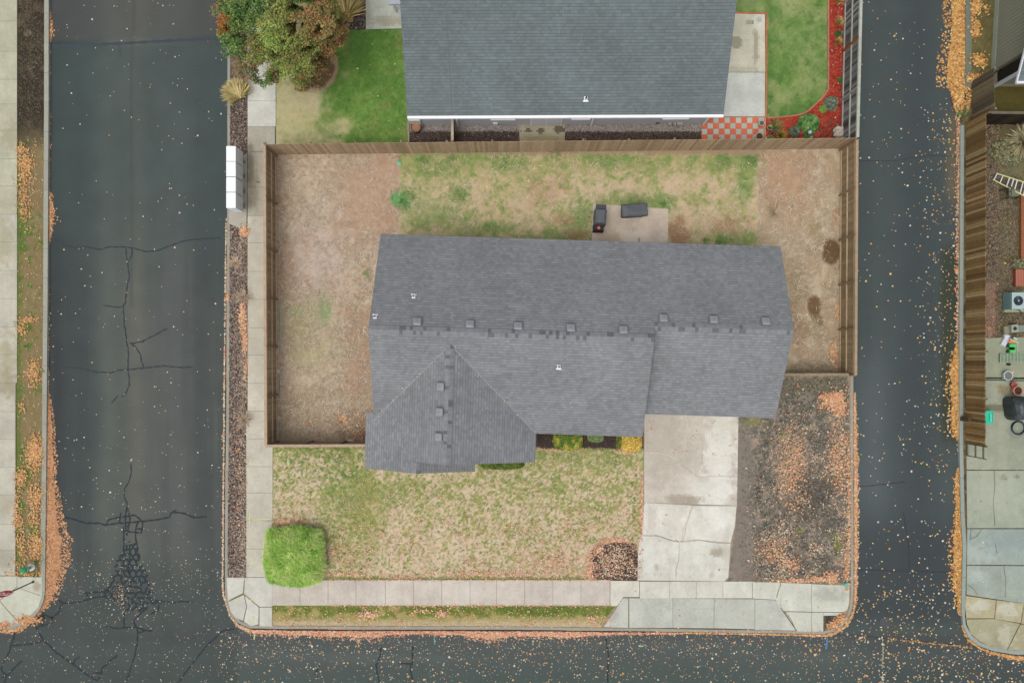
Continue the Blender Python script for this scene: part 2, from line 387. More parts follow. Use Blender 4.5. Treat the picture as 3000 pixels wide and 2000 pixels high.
    c = mix(c, 0, m)+cc*m[..., None]; k[m > .5] = DIRT
    # ---- bark strip along the west street
    m = inpoly(X, Y, [(671, -300), (727, -300), (727, 1000), (722, 1692), (664, 1692)]).astype(float)
    cc = mix(np.zeros_like(c)+np.array((104, 88, 78)), (142, 122, 108), sm(.4, .8, fbm(X, Y, 5, 2, 41)))
    cc = mix(cc, (170, 150, 128), sm(700, 722, X+n20*20-6)*sm(640, 700, Y)*.55)
    cc = mix(cc, (78, 66, 60), sm(.55, .85, n20)*.5)
    c = mix(c, 0, m)+cc*m[..., None]; k[m > .5] = MULCH
    # ---- neighbour to the north: front lawn, bark, gravel
    m = inpoly(X, Y, [(800, -300), (1190, -300), (1200, 430), (800, 430)]).astype(float)
    g = sm(930, 1010, X+(n60-.5)*120-sm(300, 420, Y)*30)
    cc = mix(np.zeros_like(c)+np.array((188, 180, 136)), (160, 164, 108), sm(.35, .85, n60*.3+n20*.3+n8*.4)*.8)
    cc = mix(cc, (190, 178, 140), ell(X, Y, 930, 300, 90, 36, .6, .3)*.7)
    gr = mix(np.zeros_like(c)+np.array((124, 158, 78)), (104, 144, 66), sm(.3, .8, n60))
    gr = mix(gr, (146, 156, 92), sm(.45, .85, fbm(X, Y, 26, 4, 22))*.55); gr = mix(gr, (88, 128, 56), sm(.5, .9, n8)*.4)
    cc = mix(cc, 0, g)+gr*g[..., None]
    c = mix(c, 0, m)+cc*m[..., None]; k[m > .5] = LAWN
    put(inpoly(X, Y, [(955, -300), (1075, -300), (1072, 88), (1020, 90), (955, 60)]).astype(float), (84, 76, 70), MULCH)
    put(ell(X, Y, 920, 195, 70, 76, .06, .04), (172, 146, 122), MULCH)
    put(ell(X, Y, 920, 192, 60, 66, .08, .04), (122, 98, 70), MULCH)
    m = rect(X, Y, 1196, 330, 2056, 430, .5, 0)
    cc = mix(np.zeros_like(c)+np.array((150, 142, 134)), (178, 168, 158), sm(.4, .8, fbm(X, Y, 4, 2, 44)))
    bk = sm(382, 390, Y+(n20-.5)*16)
    cc = mix(cc, (78, 66, 60), bk)
    cc = mix(cc, (108, 92, 82), bk*sm(.6, .9, nf)*.8)
    c = mix(c, 0, m)+cc*m[..., None]; k[m > .5] = GRAVEL
    # ---- neighbour's back lawn and red bark bed
    m = inpoly(X, Y, [(2130, -300), (2560, -300), (2560, 425), (2130, 425)]).astype(float)
    cc = np.zeros_like(c)+np.array((178, 70, 52)); cc = mix(cc, (150, 56, 44), sm(.4, .75, n20)); cc = mix(cc, (196, 92, 70), sm(.6, .9, nf)*.8)
    cc = mix(cc, (120, 72, 58), ell(X, Y, 2430, 378, 55, 26, .4, .3)*.85)
    c = mix(c, 0, m)+cc*m[..., None]; k[m > .5] = MULCH
    m = inpoly(X, Y, BEDLAWN).astype(float)
    cc = mix(np.zeros_like(c)+np.array((118, 150, 78)), (144, 164, 102), sm(.3, .8, n60))
    cc = mix(cc, (92, 132, 62), sm(.4, .9, fbm(X, Y, 30, 4, 25))*.6)
    cc = mix(cc, (86, 126, 56), (rect(X, Y, 2244, -40, 2262, 346, 12, 8)+rect(X, Y, 2244, 300, 2400, 346, 16, 8)).clip(0, 1)*.5)
    cc = mix(cc, (166, 170, 118), sm(.4, .85, fbm(X, Y, 36, 4, 26))*.6)
    c = mix(c, 0, m)+cc*m[..., None]; k[m > .5] = LAWN
    # ---- verge on the far west
    m = (X < 145).astype(float)
    cc = mix(np.zeros_like(c)+np.array((134, 118, 84)), (104, 112, 60), sm(.5, .8, n60*.5+n20*.5))
    cc = mix(cc, (158, 138, 104), sm(.55, .85, n20*.5+n8*.5)*.6)
    cc = mix(cc, (96, 120, 52), rect(X, Y, 40, 600, 62, 1660, 6, 6)*.6)
    cc = mix(cc, (88, 122, 52), sm(.72, .9, n20)*.7)
    dk = mix(np.zeros_like(c)+np.array((62, 56, 46)), (100, 88, 72), sm(.45, .8, n20*.6+n60*.4))
    dm = 1-sm(330, 440, Y+n60*60-30)
    cc = mix(cc, 0, dm)+dk*dm[..., None]
    cc = mix(cc, (140, 122, 100), ell(X, Y, 82, 98, 14, 10, .4, .2)*.8)
    c = mix(c, 0, m)+cc*m[..., None]; k[(m > .5) & (dm < .5)] = LAWN; k[(m > .5) & (dm >= .5)] = DIRT
    # ---- east neighbour's yard
    m = (X > 2805).astype(float)
    cc = mix(np.zeros_like(c)+np.array((104, 92, 66)), (76, 70, 50), sm(.4, .7, n20))
    cc = mix(cc, (150, 132, 96), sm(.6, .9, n8)*.6)
    cc = mix(cc, (118, 112, 66), (1-sm(225, 250, Y))*.6)
    cc = mix(cc, (100, 92, 46), rect(X, Y, 2900, 250, 3100, 335, 4, 4)*.85)
    cc = mix(cc, (70, 68, 46), rect(X, Y, 2880, 360, 2920, 560, 6, 8)*.8)
    cc = mix(cc, (140, 138, 92), rect(X, Y, 2905, 385, 3100, 520, 10, 10)*.6*sm(.3, .7, n20))
    cc = mix(cc, (122, 112, 76), rect(X, Y, 2940, 600, 3000, 860, 14, 12)*.6)
    cc = mix(cc, (150, 116, 96), rect(X, Y, 2880, 830, 2915, 990, 5, 4)*.8)
    c = mix(c, 0, m)+cc*m[..., None]; k[m > .5] = DIRT
    k[(X > 2840) & (Y < 335)] = LAWN
    return c, k
BEDLAWN = [(2130, -300), (2427, -300), (2427, 262), (2412, 284), (2372, 322), (2352, 334), (2320, 340), (2244, 346), (2130, 346)]
BLOCK = [(667, -400), (666, 500), (663, 1200), (659, 1560), (659, 1738), (664, 1772), (676, 1800), (698, 1824), (730, 1838), (790, 1841),
         (1500, 1843), (1900, 1848), (2330, 1855), (2415, 1856), (2440, 1850), (2466, 1836), (2486, 1812), (2497, 1780), (2501, 1740), (2499, 1100), (2503, 600), (2512, -400)]
WBLOCK = [(-400, -400), (143, -400), (142, 300), (139, 900), (134, 1500), (131, 1735), (127, 1760), (116, 1785), (96, 1810), (66, 1830), (30, 1842), (-400, 1848)]
EBLOCK = [(3500, -400), (2832, -400), (2828, 255), (2822, 330), (2814, 366), (2811, 1000), (2811, 1300), (2815, 1500), (2821, 1600), (2817, 1780), (2822, 1830), (2838, 1866), (2866, 1890), (2910, 1906), (2970, 1916), (3500, 1922)]
KZ = -.12
def w2(poly, z=0): return [P(a, b, z)[:2] for a, b in poly]
# world ground far outside and the roads (one asphalt sheet with a colour field)
mb = MB(); mb.sheet([(-400, -400), (400, -400), (400, 400), (-400, 400)], -.16, A(120, 115, 90)); setl(mb.build('ground', M_soil))
def grid(x0, x1, y0, y1, st):
    xs = np.arange(x0, x1+st, st); ys = np.arange(y0, y1+st, st)
    return np.meshgrid(xs, ys), len(xs), len(ys)
def quads(nx, ny, mask=None):
    i = np.arange((nx-1)*(ny-1)); a = (i//(nx-1))*nx+i % (nx-1)
    q = np.stack([a, a+1, a+nx+1, a+nx], 1)
    return q if mask is None else q[mask]
(GX, GY), nx, ny = grid(-34, 34, -24, 26, .14)
X, Y = PX(GX, GY, KZ)
n1 = fbm(X, Y, 220, 4, 51, sy=900); n2 = fbm(X, Y, 60, 4, 52); n3 = fbm(X, Y, 26, 3, 53, sy=900); n4 = fbm(X, Y, 300, 4, 54); h1 = fbm(X, Y, 900, 3, 55, sy=60)
c = np.zeros(X.shape+(3,))+np.array((79, 87, 88))
c = mix(c, (98, 98, 98), sm(.35, .75, n1)*(X < 700)*sm(150, 400, Y))
c = mix(c, (70, 78, 80), sm(.45, .8, n3)*.45)
for cx, wd, cl, a in ((405, 26, (122, 114, 106), .75*1), (380, 70, (104, 104, 102), .7), (320, 26, (106, 108, 106), .6), (520, 50, (100, 100, 106), .45), (215, 60, (66, 72, 76), .7), (170, 25, (60, 64, 68), .8), (595, 30, (76, 78, 82), .5), (455, 30, (96, 98, 100), .4)):
    c = mix(c, cl, np.exp(-((X-cx-(n4-.5)*30)/wd)**2)*a*(X < 700)*(1-sm(1500, 1750, Y)*.8))
c = mix(c, (92, 90, 90), (1-sm(118, 128, Y+(X-150)*.045))*(X < 700)*.55)
c = mix(c, (74, 88, 90), sm(128, 140, Y)*(1-sm(500, 900, Y))*(X < 700)*.55)
ER = (X > 2480).astype(float)*(1-sm(1790, 1850, Y))
c = mix(c, (80, 88, 94), ER*.6)
c = mix(c, (96, 102, 110), np.exp(-((X-2560)/45)**2)*ER*sm(900, 1200, Y)*(1-sm(1400, 1700, Y))*.8)
c = mix(c, (66, 72, 78), np.exp(-((X-2690)/60)**2)*ER*.6)
c = mix(c, (62, 66, 52), sm(2755, 2775, X+n2*12)*ER*sm(700, 760, Y)*(1-sm(1260, 1330, Y))*.75)
c = mix(c, (118, 106, 88), sm(2768, 2800, X+n2*20)*ER*sm(310, 360, Y)*(1-sm(560, 640, Y))*.75)
c = mix(c, (62, 66, 72), ER*sm(1450, 1600, Y)*.6)
SR_ = sm(1845, 1870, Y)
c = mix(c, (90, 94, 96), SR_*.6); c = mix(c, (96, 104, 104), SR_*sm(.4, .7, h1)*.5); c = mix(c, (82, 80, 84), SR_*(1-sm(1860, 1900, Y))*.6)
c = mix(c, (76, 88, 88), SR_*sm(1920, 1990, Y)*.7)
c = mix(c, (66, 72, 76), SR_*sm(2300, 2700, X)*.5)
c = mix(c, (72, 80, 82), (X < 700)*sm(1600, 1750, Y)*.6)
c = mix(c, (66, 72, 74), np.exp(-((X-388-(n4-.5)*6)/3.5)**2)*(X < 700)*(Y < 900)*.5)
c = c*(1+(n2-.5)[..., None]*.06)*(X < 700)[..., None]*.97+c*(X >= 700)[..., None]
xc = (GX[:-1, :-1]+GX[1:, 1:])/2
c = c*np.array((.91, .93, .885))
setl(raw('road', np.stack([GX, GY, np.full(GX.shape, KZ)], -1).reshape(-1, 3), quads(nx, ny), (lin(c)/K).reshape(-1, 3), M_asph))

# soft ground of the three blocks, split by kind
names = {LAWN: 'lawn', DIRT: 'bare_ground', MULCH: 'mulch_bed', GRAVEL: 'gravel_bed'}
parts = {k_: [] for k_ in names}
for poly, bx in ((BLOCK, (-16.2, 19.6, -15.4, 26)), (WBLOCK, (-33, -24, -15.4, 26)), (EBLOCK, (23.6, 33, -17, 26))):
    (GX, GY), nx, ny = grid(*bx, .065)
    X, Y = PX(GX, GY)
    col, kk = field(X, Y)
    z = (fbm(X, Y, 40, 3, 61)-.5)*.05*np.ones(GX.shape)
    z = z*0+(fbm(X, Y, 14, 3, 61)-.6)*.02
    V = np.stack([GX, GY, z], -1).reshape(-1, 3); cc = (lin(col)/K).reshape(-1, 3)
    q = quads(nx, ny); cen = V[q].mean(1); cx, cy = PX(cen[:, 0], cen[:, 1])
    # keep the sheet inside the kerb
    ins = inpoly(cx, cy, poly)
    kq = kk.reshape(-1)[q[:, 0]]
    for k_ in names:
        sel = q[ins & (kq == k_)]
        if len(sel): parts[k_].append((V, sel, cc))
for k_, L_ in parts.items():
    VV = []; QQ = []; CC = []; off = 0
    for V, q, cc in L_:
        u, inv = np.unique(q.reshape(-1), return_inverse=True)
        VV.append(V[u]); CC.append(cc[u]); QQ.append(inv.reshape(-1, 4)+off); off += len(u)
    setl(raw(names[k_], np.concatenate(VV), np.concatenate(QQ), np.concatenate(CC), M_soil))

# kerbs: a raised ribbon round each block, reaching under the soil sheet's ragged edge
def offset_in(poly, dist):
    n = len(poly); out = []
    a = sum(poly[i][0]*poly[(i+1) % n][1]-poly[(i+1) % n][0]*poly[i][1] for i in range(n)); sg = 1 if a > 0 else -1
    for i in range(n):
        p0, p1, p2 = (Vector((*poly[(i+k_) % n], 0)) for k_ in (-1, 0, 1))
        t1 = (p1-p0).normalized(); t2 = (p2-p1).normalized()
        n1_ = Vector((-t1.y, t1.x, 0))*sg; n2_ = Vector((-t2.y, t2.x, 0))*sg
        m_ = (n1_+n2_).normalized(); out.append(tuple((p1+m_*dist/max(.4, m_.dot(n1_)))[:2]))
    return out
def kerb(poly, width, skip, colf, name='kerb'):
    wp = w2(poly, .03); inn = offset_in(wp, width); mb = MB(); n = len(poly)
    for i in range(n):
        if i in skip: continue
        j = (i+1) % n; a0, a1, b0, b1 = wp[i], wp[j], inn[i], inn[j]
        L_ = math.dist(a0, a1); m_ = max(1, int(L_/1.5))
        for s_ in range(m_):
            t0, t1 = s_/m_, (s_+1)/m_-.012/L_*(1 if m_ > 1 else 0)
            q = [[p_[0]*(1-t)+r_[0]*t, p_[1]*(1-t)+r_[1]*t] for p_, r_, t in ((a0, a1, t0), (a0, a1, t1), (b0, b1, t1), (b0, b1, t0))]
            mb.prism(q, KZ-.02, .03, colf(poly[i], random.uniform(.93, 1.05)))
    return setl(mb.build(name, M_conc))
kerb(BLOCK, .15, [19, 20, 21], lambda p_, r: A(158, 154, 140)*r)
kerb(WBLOCK, .24, [11, 0], lambda p_, r: A(160, 160, 148)*r)
kerb(EBLOCK, .2, [15, 0, 1, 2, 3], lambda p_, r: A(150, 160, 152)*r)
kerb(EBLOCK, .33, [15, 0]+list(range(2, 15)), lambda p_, r: A(122, 126, 112)*r)

import bmesh
def cfield(X, Y, base):      # concrete: mottled, worn pale and stained brown in places
    X = np.asarray(X, float); Y = np.asarray(Y, float)
    c = np.zeros(X.shape+(3,))+np.array(base, float)
    n1 = fbm(X, Y, 70, 4, 111); n2 = fbm(X, Y, 20, 4, 112); n3 = fbm(X, Y, 6, 2, 113); st = fbm(X, Y, 10, 3, 114, sy=90)
    c = c*(1+(n1-.5)*.07+(n2-.5)*.05+(n3-.5)*.04+(st-.5)*.03)[..., None]
    for cx, cy, rx, ry, f_, j_, col, a in STAINS:
        if X.max() < cx-rx*2 or X.min() > cx+rx*2 or Y.max() < cy-ry*2 or Y.min() > cy+ry*2: continue
        d_ = np.sqrt(((X-cx)/rx)**2+((Y-cy)/ry)**2)+(fbm(X, Y, 12, 4, int(cx) % 60)-.5)*2*j_
        c = mix(c, col, (1-sm(1-f_, 1+f_, d_))*a)
    return np.clip(c, 0, 255)
WHT = (222, 219, 208)
STAINS = [(2112, 1330, 44, 120, .35, .45, WHT, .9), (2120, 1250, 40, 40, .4, .5, (212, 208, 196), .7), (2082, 1440, 60, 44, .3, .4, WHT, .85), (2030, 1420, 60, 24, .5, .5, (206, 200, 188), .5), (2000, 1463, 56, 14, .3, .3, (166, 156, 140), .85), (1940, 1300, 60, 110, .6, .5, (182, 172, 158), .6),
  (2100, 1520, 40, 34, .5, .4, (226, 224, 214), .7), (1922, 1660, 9, 10, .3, .2, (172, 164, 152), .9), (2103, 1618, 18, 11, .4, .4, (168, 160, 144), .9), (2086, 1682, 8, 9, .4, .3, (186, 178, 164), .8), (1910, 1520, 12, 40, .6, .5, (190, 180, 166), .5), (2126, 1620, 10, 60, .6, .5, (188, 182, 168), .5), (1900, 1640, 20, 60, .6, .5, (218, 216, 206), .5),
  (1850, 700, 80, 30, .4, .5, (222, 208, 190), .7), (1775, 705, 36, 26, .5, .5, (182, 162, 142), .8), (1920, 690, 16, 40, .6, .5, (190, 176, 160), .6), (1800, 640, 46, 20, .6, .5, (190, 174, 156), .6), (1871, 705, 3, 9, .4, .2, (160, 140, 120), .8), (1832, 641, 12, 5, .3, .3, (228, 220, 204), .9), (1876, 634, 12, 4, .3, .3, (230, 218, 200), .9),
  (1547, 383, 10, 6, .12, .12, (112, 102, 84), .95), (1584, 383, 10, 8, .12, .12, (112, 102, 84), .95), (1637, 380, 15, 11, .12, .15, (114, 104, 86), .95), (1650, 381, 10, 5, .2, .1, (114, 104, 86), .95), (1529, 383, 3, 2, .3, 0, (112, 102, 84), .9), (1590, 406, 70, 9, .6, .4, (156, 146, 110), .8), (1540, 360, 20, 12, .6, .5, (160, 152, 136), .7),
  (2155, 124, 20, 18, .1, .12, (160, 156, 136), .95), (2214, 130, 8, 66, .5, .5, (160, 152, 132), .75), (2222, 64, 18, 24, .3, .2, (222, 220, 206), .8), (2224, 58, 8, 8, .4, .1, (184, 182, 166), .9), (2194, 66, 8, 8, .6, .4, (156, 152, 132), .8), (2160, 204, 60, 8, .6, .5, (178, 172, 150), .6), (2204, 66, 5, 5, .4, .2, (130, 126, 110), .7),
  (1130, 62, 46, 14, .6, .5, (168, 160, 136), .7), (1082, 40, 10, 34, .6, .5, (186, 184, 168), .7), (1790, 1800, 20, 20, .6, .4, (168, 168, 156), .6), (1860, 1790, 30, 40, .6, .5, (202, 203, 192), .5), (2430, 1742, 40, 20, .7, .5, (168, 168, 156), .8), (2200, 1790, 40, 30, .7, .5, (190, 191, 176), .5),
  (2868, 1776, 32, 18, .25, .5, (192, 190, 172), .85), (2953, 1786, 30, 18, .25, .5, (192, 190, 172), .85), (2946, 1862, 26, 26, .4, .6, (186, 182, 162), .7), (2880, 1862, 20, 12, .5, .5, (184, 178, 158), .5), (2915, 1194, 40, 11, .25, .2, (122, 120, 100), .9), (2870, 1620, 50, 26, .6, .6, (172, 180, 172), .7), (2945, 1590, 50, 30, .7, .6, (140, 154, 152), .7), (2860, 1685, 26, 16, .5, .5, (174, 182, 174), .7),
  (2935, 1138, 16, 12, .6, .5, (136, 114, 70), .6), (2980, 1396, 7, 6, .4, .1, (118, 116, 98), .7), (2940, 1398, 12, 10, .5, .4, (138, 138, 118), .6), (2900, 1440, 70, 50, .7, .6, (172, 176, 158), .5), (2990, 1260, 30, 60, .7, .5, (128, 136, 122), .6), (2860, 1030, 20, 60, .6, .5, (166, 168, 146), .5),
  (745, 560, 14, 60, .6, .5, (150, 142, 122), .7), (735, 480, 10, 60, .5, .5, (136, 128, 106), .8), (790, 540, 16, 40, .6, .5, (160, 150, 132), .5), (757, 534, 5, 4, .3, .2, (120, 112, 96), .8), (770, 444, 40, 6, .6, .4, (156, 150, 134), .7), (760, 900, 30, 200, .7, .6, (184, 176, 156), .5), (20, 1050, 26, 60, .6, .6, (166, 156, 128), .7), (22, 1130, 24, 40, .6, .6, (160, 150, 124), .8), (16, 720, 24, 60, .6, .6, (164, 156, 126), .6), (30, 400, 26, 40, .6, .6, (156, 150, 122), .6), (10, 1640, 30, 30, .6, .5, (158, 154, 136), .7), (20, 1480, 26, 30, .6, .5, (168, 160, 138), .6), (108, 1716, 11, 13, .3, .3, (166, 154, 132), .8),
  (1370, 1735, 30, 20, .6, .5, (206, 200, 190), .5), (1680, 1748, 20, 20, .6, .5, (210, 206, 194), .5), (840, 1760, 50, 12, .6, .5, (186, 178, 166), .5), (1130, 1745, 16, 20, .6, .5, (206, 202, 192), .5)]
def cbase(c): return tuple(_unlin(np.asarray(c)*K))
def _unlin(c): return np.where(c <= .0031308, c*12.92, 1.055*np.clip(c, 0, 1)**(1/2.4)-.055)*255
def fineslab(mb, poly, z0, z1, col, st=.11):
    # top face cut into a fine grid that carries the stain field, crisp outline, plain sides
    a = sum(poly[i][0]*poly[(i+1) % len(poly)][1]-poly[(i+1) % len(poly)][0]*poly[i][1] for i in range(len(poly)))
    if a < 0: poly = poly[::-1]
    n = len(poly); vs = [(p_[0], p_[1], z0) for p_ in poly]+[(p_[0], p_[1], z1) for p_ in poly]
    mb.add(vs, [[i, (i+1) % n, n+(i+1) % n, n+i] for i in range(n)], np.array(col))
    bm = bmesh.new(); bm.faces.new([bm.verts.new((p_[0], p_[1], z1)) for p_ in poly]); bmesh.ops.triangulate(bm, faces=bm.faces[:])
    for ax, no in ((0, (1, 0, 0)), (1, (0, 1, 0))):
        lo = min(p_[ax] for p_ in poly); hi = max(p_[ax] for p_ in poly); t = math.ceil(lo/st)*st
        while t < hi:
            co = [0, 0, 0]; co[ax] = t+1e-4; bmesh.ops.bisect_plane(bm, geom=bm.verts[:]+bm.edges[:]+bm.faces[:], plane_co=co, plane_no=no); t += st
    fs = []; ce = []
    bm.verts.index_update()
    V_ = [tuple(v.co) for v in bm.verts]
    for f_ in bm.faces:
        idx = [v.index for v in f_.verts]
        if f_.normal.z < 0: idx = idx[::-1]
        fs.append(idx); c_ = f_.calc_center_median(); ce.append((c_.x, c_.y))
    bm.free(); ce = np.array(ce); X_, Y_ = PX(ce[:, 0], ce[:, 1], z1)
    cc = lin(cfield(X_, Y_, cbase(col)))/K
    mb.add(V_, fs, [cc[i] for i in range(len(fs))])
# ---- pavements, drive, patios: separate slabs laid with open joints over a dark bed
def jag(pts, am=1.6, st=9):
    out = []
    for (a, b) in zip(pts, pts[1:]):
        L_ = math.dist(a, b); m_ = max(1, int(L_/st))
        for i in range(m_):
            t = i/m_; out.append((a[0]+(b[0]-a[0])*t+random.uniform(-am, am), a[1]+(b[1]-a[1])*t+random.uniform(-am, am)))
    out.append(pts[-1]); return out
def slab(mb, x0, y0, x1, y1, col, z=.032, gap=.4, poly=None):
    q = poly or [(x0+gap, y0+gap), (x1-gap, y0+gap), (x1-gap, y1-gap), (x0+gap, y1-gap)]
    fineslab(mb, w2(q, z), .004, z, np.array(col)*random.uniform(.95, 1.04))
mb = MB(); jt = [-60, 20, 101, 183, 234, 296, 371, 445, 548, 632, 711, 795, 877, 960, 1040, 1122, 1204, 1285, 1366, 1443, 1524, 1607, 1690]
for a, b in zip(jt, jt[1:]):
    xr = 808 if b <= 430 else 799
    if b == 445: xr = 806
    slab(mb, 725 if a < 1200 else 721, a, xr, b, A(205, 203, 192) if b < 430 else (A(178, 172, 156) if b < 640 else A(196, 190, 174)))
for q in ([(664, 1691), (716, 1691), (714, 1738), (668, 1760), (666, 1730)], [(717, 1691), (797, 1691), (797, 1776), (760, 1776), (715, 1739)],
          [(669, 1762), (714, 1741), (722, 1775), (712, 1818), (690, 1808), (676, 1790)], [(716, 1742), (758, 1778), (757, 1828), (735, 1832), (714, 1820), (724, 1775)],
          [(760, 1778), (797, 1778), (797, 1834), (760, 1832)]):
    fineslab(mb, w2(q, .032), .004, .032, A(198, 196, 184)*random.uniform(.96, 1.03))
jb = [797, 879, 961, 1043, 1129, 1211, 1294, 1377, 1455, 1537, 1620, 1702, 1787]
for a, b in zip(jb, jb[1:]): slab(mb, a, 1698, b, 1773, A(198, 188, 176))
fineslab(mb, w2([(1788, 1700), (1873, 1701), (1873, 1748), (1826, 1748), (1808, 1774), (1788, 1774)], .032), .004, .032, A(208, 204, 190))
jr = [1874, 1961, 2040, 2118, 2204]
for a, b in zip(jr, jr[1:]): slab(mb, a, 1702, b, 1752, A(206, 204, 190))
for q in ([(2205, 1704), (2287, 1705), (2287, 1787), (2272, 1756), (2205, 1752)], [(2288, 1706), (2377, 1709), (2377, 1791), (2296, 1789), (2286, 1775)],
          [(2378, 1710), (2488, 1714), (2488, 1765), (2482, 1785), (2470, 1792), (2378, 1791)], [(2298, 1791), (2377, 1793), (2377, 1849), (2337, 1848)],
          [(2378, 1793), (2412, 1793), (2412, 1848), (2378, 1849)], [(2413, 1793), (2464, 1794), (2452, 1802), (2413, 1802)]):
    fineslab(mb, w2(q, .032), .004, .032, A(198, 198, 184)*random.uniform(.96, 1.03))
setl(mb.build('sidewalk', M_conc))
mb = MB()   # dark joint bed just under the slabs' tops
for q in ([(724, -60), (810, -60), (808, 446), (799, 446), (799, 1690), (720, 1690), (725, 1000)], [(666, 1692), (797, 1692), (797, 1834), (735, 1834), (700, 1815), (680, 1795), (668, 1765)], [(797, 1699), (1788, 1699), (2488, 1714), (2488, 1765), (2470, 1793), (2412, 1849), (1770, 1840), (1808, 1774), (797, 1772)]):
    mb.sheet(w2(q, .014), .014, A(96, 90, 78))
setl(mb.build('joint_bed', M_soil))
# apron
mb = MB()
for q in ([(1825, 1751), (1842, 1751), (1842, 1838), (1768, 1836), (1790, 1805)], [(1843, 1751), (1971, 1752), (1971, 1838), (1843, 1838)], [(1972, 1752), (2092, 1753), (2091, 1839), (1972, 1838)],
          [(2093, 1753), (2211, 1754), (2211, 1842), (2092, 1839)], [(2212, 1754), (2271, 1757), (2332, 1846), (2212, 1844)]):
    fineslab(mb, w2(q, .026), .004, .026, A(186, 187, 176)*random.uniform(.96, 1.03))
setl(mb.build('driveway_apron', M_conc))
# driveway, four big plates
mb = MB()
dc = [A(197, 189, 176), A(208, 204, 190), A(212, 208, 196), A(208, 206, 194)]
setD = [([(1888, 1205), (2164, 1215), (2159, 1480), (1887, 1471)], 0),
        ([(1887, 1472), (2018, 1479), (2030, 1481), (2010, 1540), (2000, 1586), (1960, 1580), (1930, 1568), (1878, 1567)], 2),
        ([(2031, 1481), (2158, 1482), (2153, 1540), (2140, 1589), (2100, 1588), (2050, 1581), (2001, 1586), (2011, 1540)], 2),
        ([(1878, 1569), (1930, 1570), (1960, 1582), (1990, 1588), (1988, 1640), (1980, 1670), (1980, 1700), (1868, 1699), (1870, 1600)], 3),
        ([(1989.5, 1588), (2050, 1582.5), (2100, 1590), (2140, 1591), (2134, 1690), (2122, 1702), (1981, 1700), (1981, 1670), (1989, 1640)], 3)]
for q, i in setD: fineslab(mb, w2(q, .03), .002, .03, dc[i])
setl(mb.build('driveway', M_conc))
mb = MB(); mb.sheet(w2([(1889, 1206), (2163, 1216), (2157, 1480), (2133, 1695), (1870, 1698), (1879, 1570)], .024), .024, A(158, 148, 130)); 
setl(mb.build('driveway_bed', M_soil))
# patches and cracks on the drive (worn and wet areas with shapes of their own)
mb = MB()
def patch(mb, cx, cy, rx, ry, z, col, seed=0, n=28, am=.25):
    pts = []
    for i in range(n):
        a = 2*math.pi*i/n; k_ = 1+am*2*mnoise.noise(Vector((math.cos(a)*1.5+seed*3.7, math.sin(a)*1.5, seed)))
        pts.append(P(cx+math.cos(a)*rx*k_, cy+math.sin(a)*ry*k_, z)[:2])
    mb.sheet(pts, z, col)

mb = MB()
def crackz(pts, w, z, col): mb.strip(pts, w, z, col)
for pts in ([(1993, 1360), (2020, 1378), (2048, 1398), (2080, 1394), (2150, 1395)], [(1868+20, 1569), (1925, 1567), (1960, 1579), (1985, 1586), (2040, 1580), (2095, 1586), (2140, 1590)], [(2028, 1482), (2012, 1525), (2000, 1560), (1998, 1584)], [(1991, 1590), (1990, 1640), (1980, 1665), (1980, 1698)]):
    crackz(jag(pts, .8, 6), .014, .042, A(166, 155, 138))
for pts in ([(1888, 1325), (1925, 1326), (1950, 1330), (1972, 1340), (1992, 1346)], [(2011, 1216), (2013, 1240), (2008, 1290), (2012, 1330)], [(1985, 1385), (1968, 1405), (1950, 1440), (1935, 1465)]):
    crackz(jag(pts, .6, 6), .05, .043, A(208, 199, 186))
for pts in ([(669, 1760), (690, 1748), (712, 1738), (735, 1757), (757, 1775)], [(712, 1738), (716, 1700)], [(1842, 1752), (1842, 1838)], [(2287, 1700), (2287, 1708), (2275, 1750)], [(2300, 1790), (2318, 1815), (2332, 1845)]):
    crackz(pts, .05, .042, A(140, 132, 92))
setl(mb.build('concrete_crack', M_soil))
# west pavement
mb = MB(); jw = [-70, -10, 62, 151, 233, 305, 382, 465, 545, 628, 709, 793, 875, 957, 1038, 1121, 1205, 1285, 1368, 1449, 1535, 1612, 1685]
for a, b in zip(jw, jw[1:]): slab(mb, -60, a, 50 if a < 1100 else 45, b, A(182, 180, 156) if a < 600 else A(188, 184, 168))
for q in ([(-60, 1687), (49, 1687), (49, 1718), (-2, 1757), (-60, 1741)], [(50.5, 1688), (122, 1690), (122, 1744), (50.5, 1719)], [(0, 1758), (50, 1720), (122, 1746), (112, 1778), (90, 1800), (52, 1819)], [(-60, 1743), (-2, 1759), (50, 1820), (20, 1832), (-60, 1838)]):
    fineslab(mb, w2(q, .032), .004, .032, A(192, 192, 174)*random.uniform(.97, 1.03))
setl(mb.build('sidewalk', M_conc))
mb = MB(); mb.sheet(w2([(-60, -70), (51, -70), (46, 1686), (122, 1690), (120, 1760), (90, 1800), (30, 1832), (-60, 1838)], .024), .024, A(130, 124, 100)); setl(mb.build('joint_bed', M_soil))
